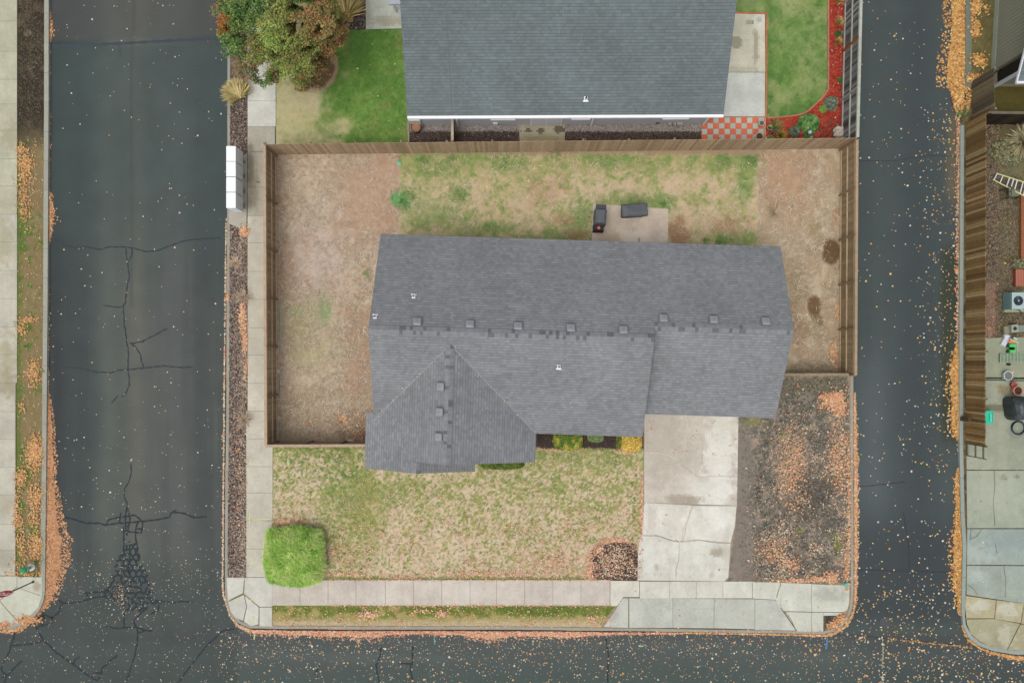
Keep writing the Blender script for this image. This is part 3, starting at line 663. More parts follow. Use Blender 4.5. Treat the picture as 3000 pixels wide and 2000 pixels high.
# east neighbour's concrete yard and pavement corner
mb = MB()
for q, cl in (([(2883, 990), (3120, 985), (3120, 1105), (2883, 1105)], (152, 156, 132)), ([(2883, 1109), (3120, 1112), (3120, 1376), (2832, 1375), (2832, 1300), (2883, 1300)], (156, 160, 140)),
              ([(2832, 1378), (3120, 1378), (3120, 1546), (2834, 1546)], (160, 166, 148)), ([(2834, 1549), (3120, 1549), (3120, 1655), (2833, 1653)], (150, 162, 152)),
              ([(2833, 1656), (3120, 1658), (3120, 1785), (2832, 1741)], (154, 164, 152)), ([(2828, 1744), (2918, 1757), (2913, 1810), (2827, 1810)], (172, 164, 132)), ([(2920, 1757), (3000, 1767), (2990, 1824), (2915, 1812)], (176, 168, 136)),
              ([(3002, 1767), (3120, 1785), (3120, 1840), (2992, 1825)], (170, 164, 132)),
              ([(2828, 1813), (2913, 1812), (2988, 1826), (2950, 1902), (2905, 1894), (2868, 1876), (2844, 1854), (2830, 1830)], (164, 160, 130)), ([(2990, 1828), (3120, 1842), (3120, 1912), (2952, 1903)], (166, 160, 130))):
    fineslab(mb, w2(q, .03), .002, .03, A(*cl))
setl(mb.build('concrete_yard', M_conc))

mb = MB()
for pts in ([(2912, 1376), (2915, 1420), (2910, 1470), (2915, 1540)], [(2842, 1580), (2862, 1570), (2876, 1550)], [(2940, 1655), (2947, 1700), (2945, 1750)], [(2834, 1712), (2850, 1722), (2864, 1742)], [(2915, 1590), (2922, 1620)], [(2845, 1548), (2842, 1580)]):
    crackz(pts, .025, .041, A(110, 108, 88))
setl(mb.build('concrete_crack', M_soil))
# patios of the two houses
mb = MB(); fineslab(mb, w2([(1738, 597), (1958, 612), (1956, 760), (1732, 760)], .05), 0, .05, A(206, 190, 172))
fineslab(mb, w2([(1521, 347), (1655, 346), (1655, 415), (1522, 416)], .05), 0, .05, A(180, 172, 148))
fineslab(mb, w2([(2120, 40), (2241, 40), (2242, 211), (2110, 211)], .045), 0, .045, A(208, 204, 184))
fineslab(mb, w2([(2110, 213), (2241, 213), (2241, 341), (2090, 341)], .045), 0, .045, A(206, 208, 200))
fineslab(mb, w2([(1071, -60), (1180, -60), (1180, 83), (1072, 86)], .045), 0, .045, A(202, 204, 192))
setl(mb.build('patio', M_conc))

# checkerboard tiles
mb = MB()
for r_ in range(4):
    for q in range(11):
        x0 = 2056+q*16.5+(1 if q else 0); y0 = 345+r_*16.6
        if r_ == 3: y1 = 413
        red = (r_+q) % 2 == 1
        col = A(222, 112, 84) if red else A(186, 190, 174)
        mb.prism(w2([(x0, y0), (x0+15.4, y0), (x0+15.4, y0+15.4), (x0, y0+15.4)], .05), 0, .05, col*random.uniform(.92, 1.07))
setl(mb.build('tile_paving', M_conc))
mb = MB(); mb.sheet(w2([(2055, 343), (2241, 342), (2241, 412), (2055, 412)], .035), .035, A(196, 140, 118)); setl(mb.build('tile_bed', M_soil))
# brick edging: red strips round the neighbour's patio and the bed
mb = MB()
def edging(pts, w, z0, z1, colf):
    for (a, b) in zip(pts, pts[1:]):
        p0 = Vector(P(*a, z1)); p1 = Vector(P(*b, z1)); L_ = (p1-p0).length; t = (p1-p0)/L_; n_ = Vector((-t.y, t.x, 0))*w/2
        m_ = max(1, int(L_/.3))
        for i in range(m_):
            u = p0+t*(L_*i/m_); v = p0+t*(L_*(i+1)/m_-.01)
            mb.prism([(u+n_)[:2], (u-n_)[:2], (v-n_)[:2], (v+n_)[:2]], z0, z1, colf())
edging([(2244, 344), (2246, 40), (2150, 38)], .07, 0, .07, lambda: A(204, 110, 84)*random.uniform(.85, 1.1))
edging([(2427, -40), (2427, 262), (2412, 284), (2372, 322), (2352, 334), (2320, 340), (2248, 346)], .09, 0, .06, lambda: A(180, 124, 98)*random.uniform(.85, 1.1))
edging([(2242, 344), (2242, 412)], .06, .0, .07, lambda: A(214, 150, 122))
edging([(1196, 343), (1197, 422)], .1, 0, .08, lambda: A(168, 148, 120)*random.uniform(.9, 1.1))
setl(mb.build('brick_edging', M_clay))

# ---- road marks: crack sealant, seams, spray paint
mb = MB(); ZS = KZ+.005
SEAL = A(44, 53, 58)
def zz(l, x0, y0): return [(x0+a/3.136, y0+b/3.136) for a, b in l]
lines = [zz([(450, 232), (560, 235), (740, 245), (880, 278), (1010, 288), (1090, 262), (1200, 258), (1310, 245), (1500, 225), (1640, 238), (1770, 235)], 0, 1000),
         zz([(1160, -10), (1180, 60), (1175, 230), (1188, 400), (1150, 495), (1115, 505)], 0, 1000), zz([(1190, 10), (1250, 60), (1290, 120), (1305, 190), (1318, 235)], 0, 1000), zz([(1190, 18), (1260, 10), (1320, 0)], 0, 1000), zz([(1078, 497), (1022, 568)], 0, 1000),
         zz([(500, 630), (600, 680), (690, 712), (780, 700), (920, 725), (1000, 700), (1140, 700), (1230, 712), (1340, 745), (1450, 735), (1560, 690), (1640, 660), (1740, 635), (2030, 615)], 0, 500),
         zz([(1155, 710), (1160, 800), (1175, 830), (1210, 790), (1218, 715)], 0, 500), zz([(1175, 830), (1175, 900), (1190, 970), (1165, 1080), (1155, 1210), (1130, 1245), (1140, 1400), (1165, 1570)], 0, 500),
         zz([(1125, 1250), (1050, 1255), (1000, 1240), (950, 1235)], 0, 500), zz([(1540, 1452), (1490, 1470), (1420, 1510), (1310, 1565)], 0, 500),
         zz([(1200, 1125), (1205, 1200), (1190, 1280), (1145, 1350), (1140, 1420), (1165, 1480), (1180, 1560)], 0, 1000),
         zz([(530, 45), (620, 50), (700, 70), (790, 100), (900, 100), (975, 115), (1100, 100), (1240, 90), (1400, 72), (1560, 45), (1570, 10), (1620, -20)], 0, 1500), zz([(1600, 0), (1700, 10), (1780, 45), (1900, 42)], 0, 1500),
         zz([(975, 115), (995, 70), (1100, 45), (1240, 25), (1290, 70), (1250, 130), (1245, 250)], 0, 1500), zz([(1110, 0), (1100, 90)], 0, 1500), zz([(1165, -60), (1150, 60), (1165, 215)], 0, 1500), zz([(1185, 0), (1195, 60), (1170, 180)], 0, 1500),
         zz([(1245, 150), (1310, 150), (1310, 90)], 0, 1500), zz([(1140, 170), (1300, 190), (1305, 140)], 0, 1500), zz([(1135, 130), (1138, 300), (1125, 420)], 0, 1500), zz([(1245, 220), (1260, 300), (1265, 420)], 0, 1500), zz([(1190, 260), (1195, 400), (1185, 560)], 0, 1500),
         zz([(1000, 700), (930, 730), (780, 740)], 0, 1500), zz([(800, 740), (805, 790)], 0, 1500), zz([(560, 830), (640, 832), (760, 815), (880, 780), (980, 765)], 0, 1500), zz([(1370, 800), (1480, 815), (1570, 832), (1660, 815), (1770, 822)], 0, 1500), zz([(1360, 735), (1430, 730)], 0, 1500),
         zz([(1140, 830), (1140, 1050)], 0, 1500), zz([(970, 1048), (1080, 1065), (1250, 1052), (1330, 1080), (1400, 1090)], 0, 1500), zz([(1220, 980), (1262, 1080), (1260, 1200), (1220, 1380), (1155, 1565)], 0, 1500), zz([(1262, 1110), (1340, 1085)], 0, 1500), zz([(1240, 985), (1300, 920), (1360, 870)], 0, 1500), zz([(1385, 930), (1450, 900), (1460, 850)], 0, 1500),
         zz([(560, 850), (540, 920), (470, 970), (400, 930), (370, 1010), (400, 1040), (470, 1010), (480, 960)], 0, 1500), zz([(400, 1040), (330, 1050), (390, 1160), (520, 1290), (650, 1380), (840, 1520), (860, 1480), (930, 1470), (935, 1430), (1080, 1310)], 0, 1500), zz([(850, 1525), (890, 1545), (930, 1500), (935, 1450)], 0, 1500), zz([(675, 1390), (690, 1350), (730, 1325)], 0, 1500),
         zz([(390, 1180), (290, 1205), (110, 1225)], 0, 1500), zz([(140, 1110), (105, 1210), (80, 1290), (30, 1370), (10, 1440), (60, 1500), (40, 1570)], 0, 1500), zz([(200, 1360), (130, 1430), (60, 1500), (10, 1520)], 0, 1500), zz([(2150, 1072), (2050, 1085), (1890, 1235), (1780, 1370), (1700, 1480), (1630, 1570)], 0, 1500),
         zz([(540, 800), (580, 835), (560, 850)], 0, 1500), zz([(585, 1405), (540, 1490)], 750, 1500), zz([(1150, 1230), (1145, 1310), (1105, 1400), (1115, 1480), (1135, 1565)], 750, 1500), zz([(1440, 1230), (1435, 1380), (1415, 1430), (1445, 1565)], 750, 1500), zz([(1310, 1385), (1430, 1390)], 750, 1500), zz([(855, 1150), (885, 1300), (880, 1560)], 1500, 1500)]
for i, l in enumerate(lines):
    up = min(q_[1] for q_ in l) < 1480
    mb.strip(jag(l, 1.0, 7), .07 if up else .085, ZS+.0004*(i % 6), A(54, 62, 67) if up else SEAL)
# the alligator-cracked patch: irregular cells filled with sealant
shape = zz([(1140, 300), (1250, 290), (1290, 440), (1340, 560), (1375, 700), (1400, 780), (1470, 830), (1400, 860), (1250, 930), (1180, 890), (1060, 820), (960, 800), (900, 750), (1000, 690), (1040, 560), (1080, 450)], 0, 1500)
hs_ = 10.5; cells = {}
def hv(i, j, kd):
    key = (i, j, kd)
    if key not in cells:
        x = 280+hs_*1.732*(i+.5*(j % 2)); y = 1585+hs_*1.5*j+(0 if kd else hs_*.5)
        if kd == 2: x, y = x-hs_*.866, y
        cells[key] = (x+random.uniform(-4.2, 4.2), y+random.uniform(-4.2, 4.2))
    return cells[key]
for j in range(0, 26):
    for i in range(0, 14):
        x = 280+hs_*1.732*(i+.5*(j % 2)); y = 1585+hs_*1.5*j
        # hexagon corner up (kd1) and lower neighbours share by rounding
        corners = []
        for a in range(6):
            cx = x+hs_*math.cos(R(60*a+30)); cy = y+hs_*math.sin(R(60*a+30)); key = (round(cx/4), round(cy/4))
            hit = None
            for dx in (-1, 0, 1):
                for dy in (-1, 0, 1):
                    if (key[0]+dx, key[1]+dy) in cells: hit = cells[(key[0]+dx, key[1]+dy)]
            if hit is None: hit = (cx+random.uniform(-3.6, 3.6), cy+random.uniform(-3.6, 3.6)); cells[key] = hit
            corners.append(hit)
        for a in range(6):
            p0, p1 = corners[a], corners[(a+1) % 6]
            if random.random() < .13: continue
            if inpoly(np.array([(p0[0]+p1[0])/2]), np.array([(p0[1]+p1[1])/2]), shape)[0] and a < 4:
                mb.strip(jag([p0, p1], .8, 5), .105, ZS+.0006*(a+1)+.00005*((i+j) % 5), SEAL)
for i, pts in enumerate(([(150, 135), (210, 134), (350, 128), (500, 120), (645, 112)],)):
    mb.strip(jag(pts, .5, 12), .15, ZS+.001, A(62, 72, 78))
mb.strip([(349, 128), (352, 168)], .1, ZS+.002, A(66, 76, 80))
for pts in ([(2506, 970-500+2), (2620, 471), (2720, 455), (2805, 460)],): mb.strip(jag(pts, 1.2, 9), .03, ZS, A(52, 56, 60))
for pts in ([(2440, 1858), (2500, 1859), (2590, 1868), (2700, 1877), (2800, 1888), (2850, 1896)], [(2587, 1866), (2586, 1930), (2590, 2010)], [(2515, 1668), (2660, 1672), (2800, 1676)], [(2647, 1500), (2663, 1600), (2664, 1668)], [(2512, 1425), (2600, 1417), (2650, 1412)]):
    mb.strip(jag(pts, .8, 10), .035, ZS, A(48, 52, 56))
setl(mb.build('crack_sealant', M_asph))
mb = MB()
mb.strip([(2424, 1866), (2423, 1880), (2420, 1899)], .08, ZS+.003, A(66, 120, 176)); mb.strip([(1274, 1852), (1272, 1868), (1274, 1886)], .05, ZS+.003, A(84, 160, 150))
mb.strip([(1748, 1854), (1762, 1857), (1774, 1855)], .14, ZS+.003, A(214, 120, 124)); mb.strip([(1874, 1892), (1885, 1891)], .06, ZS+.003, A(140, 186, 140))
for pts in ([(732, 1500), (732, 1520), (731, 1534)], [(737, 1633), (737, 1652)], [(733, 1345), (734, 1360)], [(735, 1748), (735, 1762)], [(722, 1521), (740, 1522), (772, 1521), (793, 1520)]): mb.strip(pts, .035, .047, A(222, 222, 130))
mb.strip([(738, 1806), (744, 1810), (740, 1816), (746, 1820)], .05, .047, A(214, 220, 120)); mb.strip([(742, 1853), (746, 1862), (744, 1872)], .06, ZS+.003, A(170, 200, 130))
setl(mb.build('painted_mark', M_pnt))
# ================================================================ THE MAIN HOUSE
CT, ST = math.cos(R(1.8)), math.sin(R(1.8)); E0, PT = 2.65, .45
def HL(a, b, z): return (a*CT-b*ST, -(a*ST+b*CT), z)
def plane(mb, mbside, pts, ax, col, thick=.13, cv=None):     # pts local (a,b,z); ax: 'b' slope runs along b, 'a' along a
    k_ = math.sqrt(1+PT*PT)
    conv = cv or HL
    top = [conv(*p_) for p_ in pts]; n = len(pts)
    nrm = sum((Vector(top[i]).cross(Vector(top[(i+1) % n])) for i in range(n)), Vector()).z
    uvs = [((p_[0], p_[1]*k_) if ax == 'b' else (p_[1], p_[0]*k_)) for p_ in pts]
    order = list(range(n)) if nrm > 0 else list(range(n))[::-1]
    mb.add(top, [order], col, uvs)
    vs = top+[(x, y, z-thick) for x, y, z in top]
    fs = [[order[i], n+order[i], n+order[(i+1) % n], order[(i+1) % n]] for i in range(n)]+[[n+i for i in order[::-1]]]
    mbside.add(vs, fs, A(110, 110, 112))
house = thing('house', HL(0, 0, 0), 'single storey house with grey shingled roof filling the middle of the corner lot', 'house')
mb, sd = MB(), MB(); e, p = E0, PT; w_ = (1, 1, 1)
zN = lambda b: e+p*(b+6.23); zS = lambda b: e+p*(3.56-b); zW = lambda b: e+p*(2.41-b); zL = lambda a: e+p*(a+7.25); zR = lambda a: e+p*(1.33-a)
rb, wb = -1.335, -1.91
plane(mb, sd, [(a, b, zN(b)) for a, b in ((-6.81, -6.23), (13.33, -6.23), (13.33, wb), (6.68, wb), (6.68, rb), (-6.81, rb))], 'b', w_)
plane(mb, sd, [(a, b, zS(b)) for a, b in ((-6.81, rb), (6.68, rb), (6.68, 3.56), (1.33, 3.56), (-2.96, -.73), (-6.81, 3.12))], 'b', w_)
plane(mb, sd, [(a, b, zW(b)) for a, b in ((6.60, wb), (13.33, wb), (13.33, 2.41), (6.60, 2.41))], 'b', w_)
plane(mb, sd, [(a, b, zL(a)) for a, b in ((-2.96, -.73), (-6.81, 3.12), (-6.81, 2.77), (-7.25, 2.77), (-7.25, 5.56), (-4.475, 5.56), (-4.475, 5.0), (-2.96, 5.0))], 'a', w_)
plane(mb, sd, [(a, b, zR(a)) for a, b in ((-2.96, -.73), (-2.96, 5.0), (1.33, 5.0), (1.33, 3.56))], 'a', w_)
plane(mb, sd, [(a, b, e+p*(-1.70-a)) for a, b in ((-4.475, 4.72), (-4.475, 5.56), (-1.70, 5.56), (-1.70, 4.72))], 'a', w_)
roof = mb.build('roof', M_roof, house); fas = sd.build('fascia', M_pnt, house)
# ridge caps: overlapping shingle pieces folded over each ridge
def ridge(mb, a0, b0, a1, b1, z, conv, slope, axis, ww=.2, base=(131, 132, 136), dark=.14):
    L_ = math.hypot(a1-a0, b1-b0); m_ = int(L_/.16)
    for i in range(m_):
        t0, t1 = i/m_, (i+1)/m_; col = A(*base)*random.uniform(.94, 1.05)
        A0, B0 = a0+(a1-a0)*t0, b0+(b1-b0)*t0; A1, B1 = a0+(a1-a0)*t1, b0+(b1-b0)*t1
        for sg in (-1, 1):
            c_ = col*(.62 if random.random() < dark else 1)
            if axis == 'a': q = [(A0, B0, z+.03), (A1, B1, z+.02), (A1, B1+sg*ww, z+.02-slope*ww), (A0, B0+sg*ww, z+.03-slope*ww)]
            else: q = [(A0, B0, z+.03), (A1, B1, z+.02), (A1+sg*ww, B1, z+.02-slope*ww), (A0+sg*ww, B0, z+.03-slope*ww)]
            q = [conv(*r_) for r_ in q]
            nz = (Vector(q[1])-Vector(q[0])).cross(Vector(q[2])-Vector(q[0])).z
            mb.add(q, [[0, 1, 2, 3] if nz > 0 else [3, 2, 1, 0]], c_)
for a_ in ((-6.8, rb, 6.68, rb, zN(rb), HL, p, 'a'), (6.72, wb, 13.32, wb, zN(wb), HL, p, 'a'), (-2.96, -.72, -2.96, 5.0, zL(-2.96), HL, p, 'b'), (-4.475, 5.02, -4.475, 5.56, zL(-4.475), HL, p, 'b')):
    mb = MB(); ridge(mb, *a_); mb.build('ridge_cap', M_stone, roof)
m1 = MB()
for (a0, b0), (a1, b1) in (((-2.96, -.73), (1.33, 3.56)), ((-2.96, -.73), (-6.81, 3.12))):
    q0 = Vector(HL(a0, b0, zS(b0)+.012)); q1 = Vector(HL(a1, b1, zS(b1)+.012)); d_ = (q1-q0).normalized(); s_ = Vector((-d_.y, d_.x, 0)).normalized()*.025; m_ = 24
    for i in range(m_):
        u_, v_ = q0.lerp(q1, i/m_), q0.lerp(q1, (i+1)/m_-.003); m1.add([u_+s_, u_-s_, v_-s_, v_+s_], [[0, 1, 2, 3]], A(152, 150, 148)*random.uniform(.85, 1.06))
m1.build('valley_flashing', M_stone, roof)
# walls
WC = A(206, 200, 188)
def gable_body(mb, a0, a1, b0, b1, hc, hz, top, axis='a', conv=HL, col=WC):
    # long body with a gabled section; axis: direction of the ridge
    prof = [(b0, 0), (b1, 0), (b1, top), (hc, hz), (b0, top)]
    vs = []
    for aa in (a0, a1):
        for b_, z in prof: vs.append(conv(aa, b_, z) if axis == 'a' else conv(b_, aa, z))
    fs = [[0, 1, 2, 3, 4], [9, 8, 7, 6, 5]]+[[i, 5+i, 5+(i+1) % 5, (i+1) % 5] for i in range(5)]
    mb.add(vs, fs, col)
mb = MB()
gable_body(mb, -6.4, 6.25, -5.8, 3.1, -1.335, 4.69, 2.69)
gable_body(mb, 6.25, 12.9, -5.795, 1.98, -1.91, 4.43, 2.69)
gable_body(mb, .5, 4.6, -6.85, .9, -2.96, 4.43, 2.69, 'b')
gable_body(mb, 4.6, 5.2, -6.845, -2.1, -4.475, 3.74, 2.69, 'b')
wall = mb.build('wall', M_wall, house)
def hbox(mb, a, b, z, sa, sb, sz, col): mb.box(HL(a, b, z), (sa, sb, sz), col, rz=-R(1.8))
def window(a, b, z, wd, ht, face):      # face 'b': in a wall across b, 'a': across a
    s_ = (wd, .08, ht) if face == 'b' else (.08, wd, ht)
    m1 = MB(); hbox(m1, a, b, z, *s_, A(232, 232, 228)); f = m1.build('window', M_pnt, house)
    m2 = MB(); s2 = (wd-.14, .1, ht-.14) if face == 'b' else (.1, wd-.14, ht-.14); hbox(m2, a, b, z, *s2, (1, 1, 1)); m2.build('pane', M_glass, f)
for a, b, wd in ((-4.5, 5.2, 1.8), (3.2, 3.1, 1.5), (-4.5, -5.8, 1.5), (-1.5, -5.8, 1.2), (9.5, -5.8, 1.2)): window(a, b, 1.55, wd, 1.2, 'b')
for a, b in ((-6.4, -3), (12.9, -2.5)): window(a, b, 1.55, 1.2, 1.1, 'a')
m1 = MB(); hbox(m1, 4.1, -5.8, 1.05, 1.8, .08, 2.1, A(226, 226, 222)); f = m1.build('sliding_door', M_pnt, house)
m2 = MB(); hbox(m2, 3.67, -5.8, 1.05, .78, .1, 1.9, (1, 1, 1)); hbox(m2, 4.53, -5.8, 1.05, .78, .1, 1.9, (1, 1, 1)); m2.build('pane', M_glass, f)
m1 = MB()
for i in range(4): hbox(m1, 9.6, 1.99, .3+i*.54, 4.8, .07, .52, A(228, 226, 220))
m1.build('garage_door', M_pnt, house)
m1 = MB(); hbox(m1, 5.6, 3.11, 1.02, .95, .07, 2.04, A(110, 70, 58)); f = m1.build('front_door', M_pnt, house)
m2 = MB(); m2.blob(HL(5.25, 3.17, 1.0), (.04, .04, .04), A(150, 150, 150), nu=8, nv=6); m2.build('handle', M_metal, f)
# low box vents and plumbing vents on the roof
def slope_frame(a, b, plane_):
    if plane_ == 'N': return HL(a, b, zN(b)), Vector(HL(0, -p, 1))-Vector(HL(0, 0, 0)), HL
    if plane_ == 'S': return HL(a, b, zS(b)), Vector(HL(0, p, 1))-Vector(HL(0, 0, 0)), HL
    if plane_ == 'L': return HL(a, b, zL(a)), Vector(HL(-p, 0, 1))-Vector(HL(0, 0, 0)), HL
def local(px, py, pl):     # pixel -> point on that roof plane
    a = b = 0; z = 4.0
    for _ in range(12):
        x, y, _z = P(px, py, z); a = x*CT-y*ST; b = -x*ST-y*CT
        z = zN(b) if pl == 'N' else zS(b) if pl == 'S' else zL(a)
    return a, b
M_vent = cmat('vent_metal', .5, 5, .05, 40, .04, spec=.4)
for px, py, pl in ((1223, 944, 'N'), (1377, 951, 'N'), (1518, 957, 'N'), (1672, 962, 'N'), (1826, 968, 'N'), (1943, 934, 'N'), (2090, 938, 'N'), (2242, 943, 'N'), (1293, 1132, 'L'), (1290, 1206, 'L'), (1287, 1279, 'L')):
    a, b = local(px, py, pl); c0, nv_, _ = slope_frame(a, b, pl); nv_.normalize(); c0 = Vector(c0)
    u = Vector(HL(1, 0, 0))-Vector(HL(0, 0, 0)) if pl != 'L' else Vector(HL(0, 1, 0))-Vector(HL(0, 0, 0)); w = nv_.cross(u)
    m1 = MB(); vs = []
    def ring(r_, h_, rr=.35):
        pts = []
        for ang in range(16):
            t = 2*math.pi*ang/16; cx = max(-1, min(1, math.cos(t)*1.35)); cy = max(-1, min(1, math.sin(t)*1.35)); pts.append(tuple(c0+u*cx*r_+w*cy*r_+nv_*h_))
        return pts
    prof = [(.27, .005), (.27, .015), (.15, .02), (.15, .07), (.195, .07), (.20, .12), (.15, .155), (.02, .165)]
    for r_, h_ in prof: vs += ring(r_, h_)
    fs = [[k_*16+i, k_*16+(i+1) % 16, (k_+1)*16+(i+1) % 16, (k_+1)*16+i] for k_ in range(len(prof)-1) for i in range(16)]
    cl = [A(118, 118, 121) if f_[0] < 32 else (A(80, 81, 86) if f_[0] < 64 else A(140, 141, 146)) for f_ in fs]
    m1.add(vs, fs, cl); m1.build('roof_vent', M_vent, roof, smooth=False)
def pipe_vent(base, nrm, up, par, sc=1.0):
    m1 = MB(); base = Vector(base); nrm = nrm.normalized(); up = up.normalized(); rt = up.cross(nrm)
    def q(x0, x1, y0, y1, h0, h1, cl):
        vs = [tuple(base+rt*x+up*y+nrm*h) for h in (h0, h1) for x, y in ((x0, y0), (x1, y0), (x1, y1), (x0, y1))]
        m1.add(vs, [[3, 2, 1, 0], [4, 5, 6, 7], [0, 1, 5, 4], [1, 2, 6, 5], [2, 3, 7, 6], [3, 0, 4, 7]], cl)
    q(-.11*sc, .11*sc, -.08*sc, .16*sc, .01, .025, A(238, 238, 240)); q(-.17*sc, .17*sc, -.15*sc, -.08*sc, .01, .03, A(244, 244, 246))
    m1.cyl(base+nrm*.0, base+Vector((0, 0, .12)), .075, .06, A(230, 230, 232), 14); m1.cyl(base+Vector((0, 0, .1)), base+Vector((0, 0, .3)), .038, .038, A(60, 60, 66), 12)
    m1.build('plumbing_vent', M_pnt, par)
for px, py, pl in ((1212, 868, 'N'), (1099, 927, 'N'), (1637, 1075, 'S')):
    a, b = local(px, py, pl); c0, nv_, _ = slope_frame(a, b, pl)
    up = Vector(HL(0, 1, p))-Vector(HL(0, 0, 0)) if pl == 'N' else Vector(HL(0, -1, p))-Vector(HL(0, 0, 0))
    pipe_vent(c0, nv_, up, roof, .78)

# ================================================================ NORTH NEIGHBOUR'S HOUSE
NA = Vector(P(1193, 339, 2.65)); NB = Vector(P(2120, 334.5, 2.65)); nd = NB-NA; nl = nd.length; nd.normalize(); nu_ = Vector((-nd.y, nd.x, 0))
def NL(a, b, z): q = NA+nd*a+nu_*(-b); return (q.x, q.y, z)       # a along the eave, b southward
nh = thing('house', NL(nl/2, -6, 0), 'house with blue-grey shingle roof and white gutter, north of the long fence', 'house')
mb, sd = MB(), MB(); zn = lambda b: 2.65+p*(-b)
plane(mb, sd, [(0, 0, zn(0)), (nl, 0, zn(0)), (nl, -6.2, zn(-6.2)), (0, -6.2, zn(-6.2))], 'b', w_, cv=NL)
plane(mb, sd, [(0, -6.2, zn(-6.2)), (nl, -6.2, zn(-6.2)), (nl, -12.4, zn(0)), (0, -12.4, zn(0))], 'b', w_, cv=NL)
nroof = mb.build('roof', M_roof2, nh); sd.build('fascia', M_pnt, nh)
m1 = MB(); s0 = Vector(NL(2.28, -.02, zn(-.02)+.004)); s1 = Vector(NL(2.12, -6.2, zn(-6.2)+.004)); m1.add([s0-nd*.02, s0+nd*.02, s1+nd*.02, s1-nd*.02], [[0, 1, 2, 3]], A(84, 90, 94)); m1.build('roof_seam', M_pnt, nroof)
m1 = MB(); ridge(m1, 0, -6.2, nl, -6.2, zn(-6.2), NL, p, 'a', base=(100, 110, 116)); m1.build('ridge_cap', M_stone, nroof)
def npx(px, py):
    z = 3.0
    for _ in range(12):
        q = Vector(P(px, py, z)); b_ = -(q-NA).dot(nu_); z = zn(b_)
    return P(px, py, z)
pipe_vent(npx(1716, 291), Vector((0, -p, 1)), Vector((0, 1, p)), nroof, .8)
mb = MB(); gable_body(mb, .35, nl-.35, -12.0, -.45, -6.2, 5.27, 2.72, 'a', NL, A(196, 198, 204)); mb.build('wall', M_wall, nh)
m1 = MB(); m1.box(NL(nl/2, .07, 2.56), (nl, .13, .12), A(250, 250, 252), rz=math.atan2(nd.y, nd.x)); m1.build('gutter', M_pnt, nh)
def nbox(mb, a, b, z, s_, col): mb.box(NL(a, b, z), s_, col, rz=math.atan2(nd.y, nd.x))
for a in (2.35, 9.55, 15.6): m1 = MB(); nbox(m1, a, -.36, 1.25, (.09, .07, 2.5), A(244, 244, 246)); m1.build('downspout', M_pnt, nh)
for a, wd in ((4.8, 1.2), (8.9, .9), (13.9, 1.3)):
    m1 = MB(); nbox(m1, a, -.43, 1.6, (wd, .1, 1.1), A(240, 240, 242)); f = m1.build('window', M_pnt, nh)
    m2 = MB(); nbox(m2, a, -.415, 1.6, (wd-.14, .1, .96), (1, 1, 1)); m2.build('pane', M_glass, f)
    m3 = MB(); nbox(m3, a, -.38, 1.03, (wd+.1, .14, .05), A(248, 248, 250)); m3.build('sill', M_pnt, f)
m1 = MB(); nbox(m1, 7.1, -.42, 1.05, (1.7, .1, 2.1), A(238, 238, 240)); f = m1.build('sliding_door', M_pnt, nh)
m2 = MB(); nbox(m2, 6.7, -.4, 1.05, (.74, .1, 1.9), A(214, 216, 220)); nbox(m2, 7.5, -.4, 1.05, (.74, .1, 1.9), A(214, 216, 220)); m2.build('door_panel', M_pnt, f)
# small grey porch roof at the front corner of this house
m1 = MB(); q = [P(1136, -60, 2.4), P(1180, -60, 2.4), P(1180, 12, 2.4), P(1140, 13, 2.4)]; m1.prism([r_[:2] for r_ in q], 2.28, 2.4, A(176, 182, 190)); m1.build('porch_roof', M_pnt, nh)
m1 = MB(); m1.box((*P(1150, 4, 1.15)[:2], 1.15), (.12, .12, 2.26), A(214, 216, 218)); m1.build('porch_post', M_pnt, nh)

# ================================================================ EAST NEIGHBOUR'S HOUSE
eh = thing('house', (27.5, 16, 0), 'house with grey-green vertical siding and a dark roof corner at the top right edge', 'house')
mb = MB(); SC = A(142, 144, 126)
mb.prism([(25.98, 15.72), (26.42, 24), (33, 24), (33, 15.72)], .3, 3.2, SC); mb.prism([(26.19, 14.93), (26.19, 15.60), (33, 15.60), (33, 14.93)], .22, 3.0, A(150, 150, 134))
hw = mb.build('wall', M_wall, eh)
m1 = MB()
for i in range(42):
    y = 15.75+i*.2; x = 25.98+(y-15.72)*.053
    m1.box((x-.004, y, 1.75), (.014, .014, 2.9), A(130, 133, 116))
m1.build('siding_groove', M_wall, hw)
m1 = MB(); m1.prism([(25.95, 15.70), (26.40, 24), (26.6, 24), (26.2, 15.70)], 0, .3, A(158, 164, 148)); m1.prism([(26.14, 14.90), (26.14, 15.6), (33, 15.6), (33, 14.9)], 0, .22, A(168, 160, 136)); m1.build('foundation', M_conc, eh)
m1 = MB(); m1.box((26.17, 14.93, 1.3), (.14, .14, 2.6), A(206, 216, 214)); m1.build('corner_trim', M_pnt, eh)
m1 = MB(); m1.box((26.175, 15.33, 1.15), (.06, .5, 2.3), A(48, 42, 36)); m1.build('opening_shade', M_wood, eh)  # flat dark panel: the shade inside a wall opening, put into its colour
mb, sd = MB(), MB()
EL = lambda a, b, z: (25.53+a, 14.2+b, z)
plane(mb, sd, [(0, 0, 2.5), (8, 0, 2.5), (8, 5, 2.5+5*.42), (0, 5, 2.5+5*.42)], 'b', w_, cv=EL, thick=.1)
er = mb.build('roof', M_roof2, eh)
m1 = MB()
vs = [(25.47, 14.14, 2.42), (25.53, 14.14, 2.42), (25.53, 19.3, 4.6), (25.47, 19.3, 4.6)]; m1.add(vs+[(x, y, z+.12) for x, y, z in vs], [[3, 2, 1, 0], [4, 5, 6, 7], [0, 1, 5, 4], [1, 2, 6, 5], [2, 3, 7, 6], [3, 0, 4, 7]], A(214, 220, 222)); m1.build('fascia', M_pnt, eh)
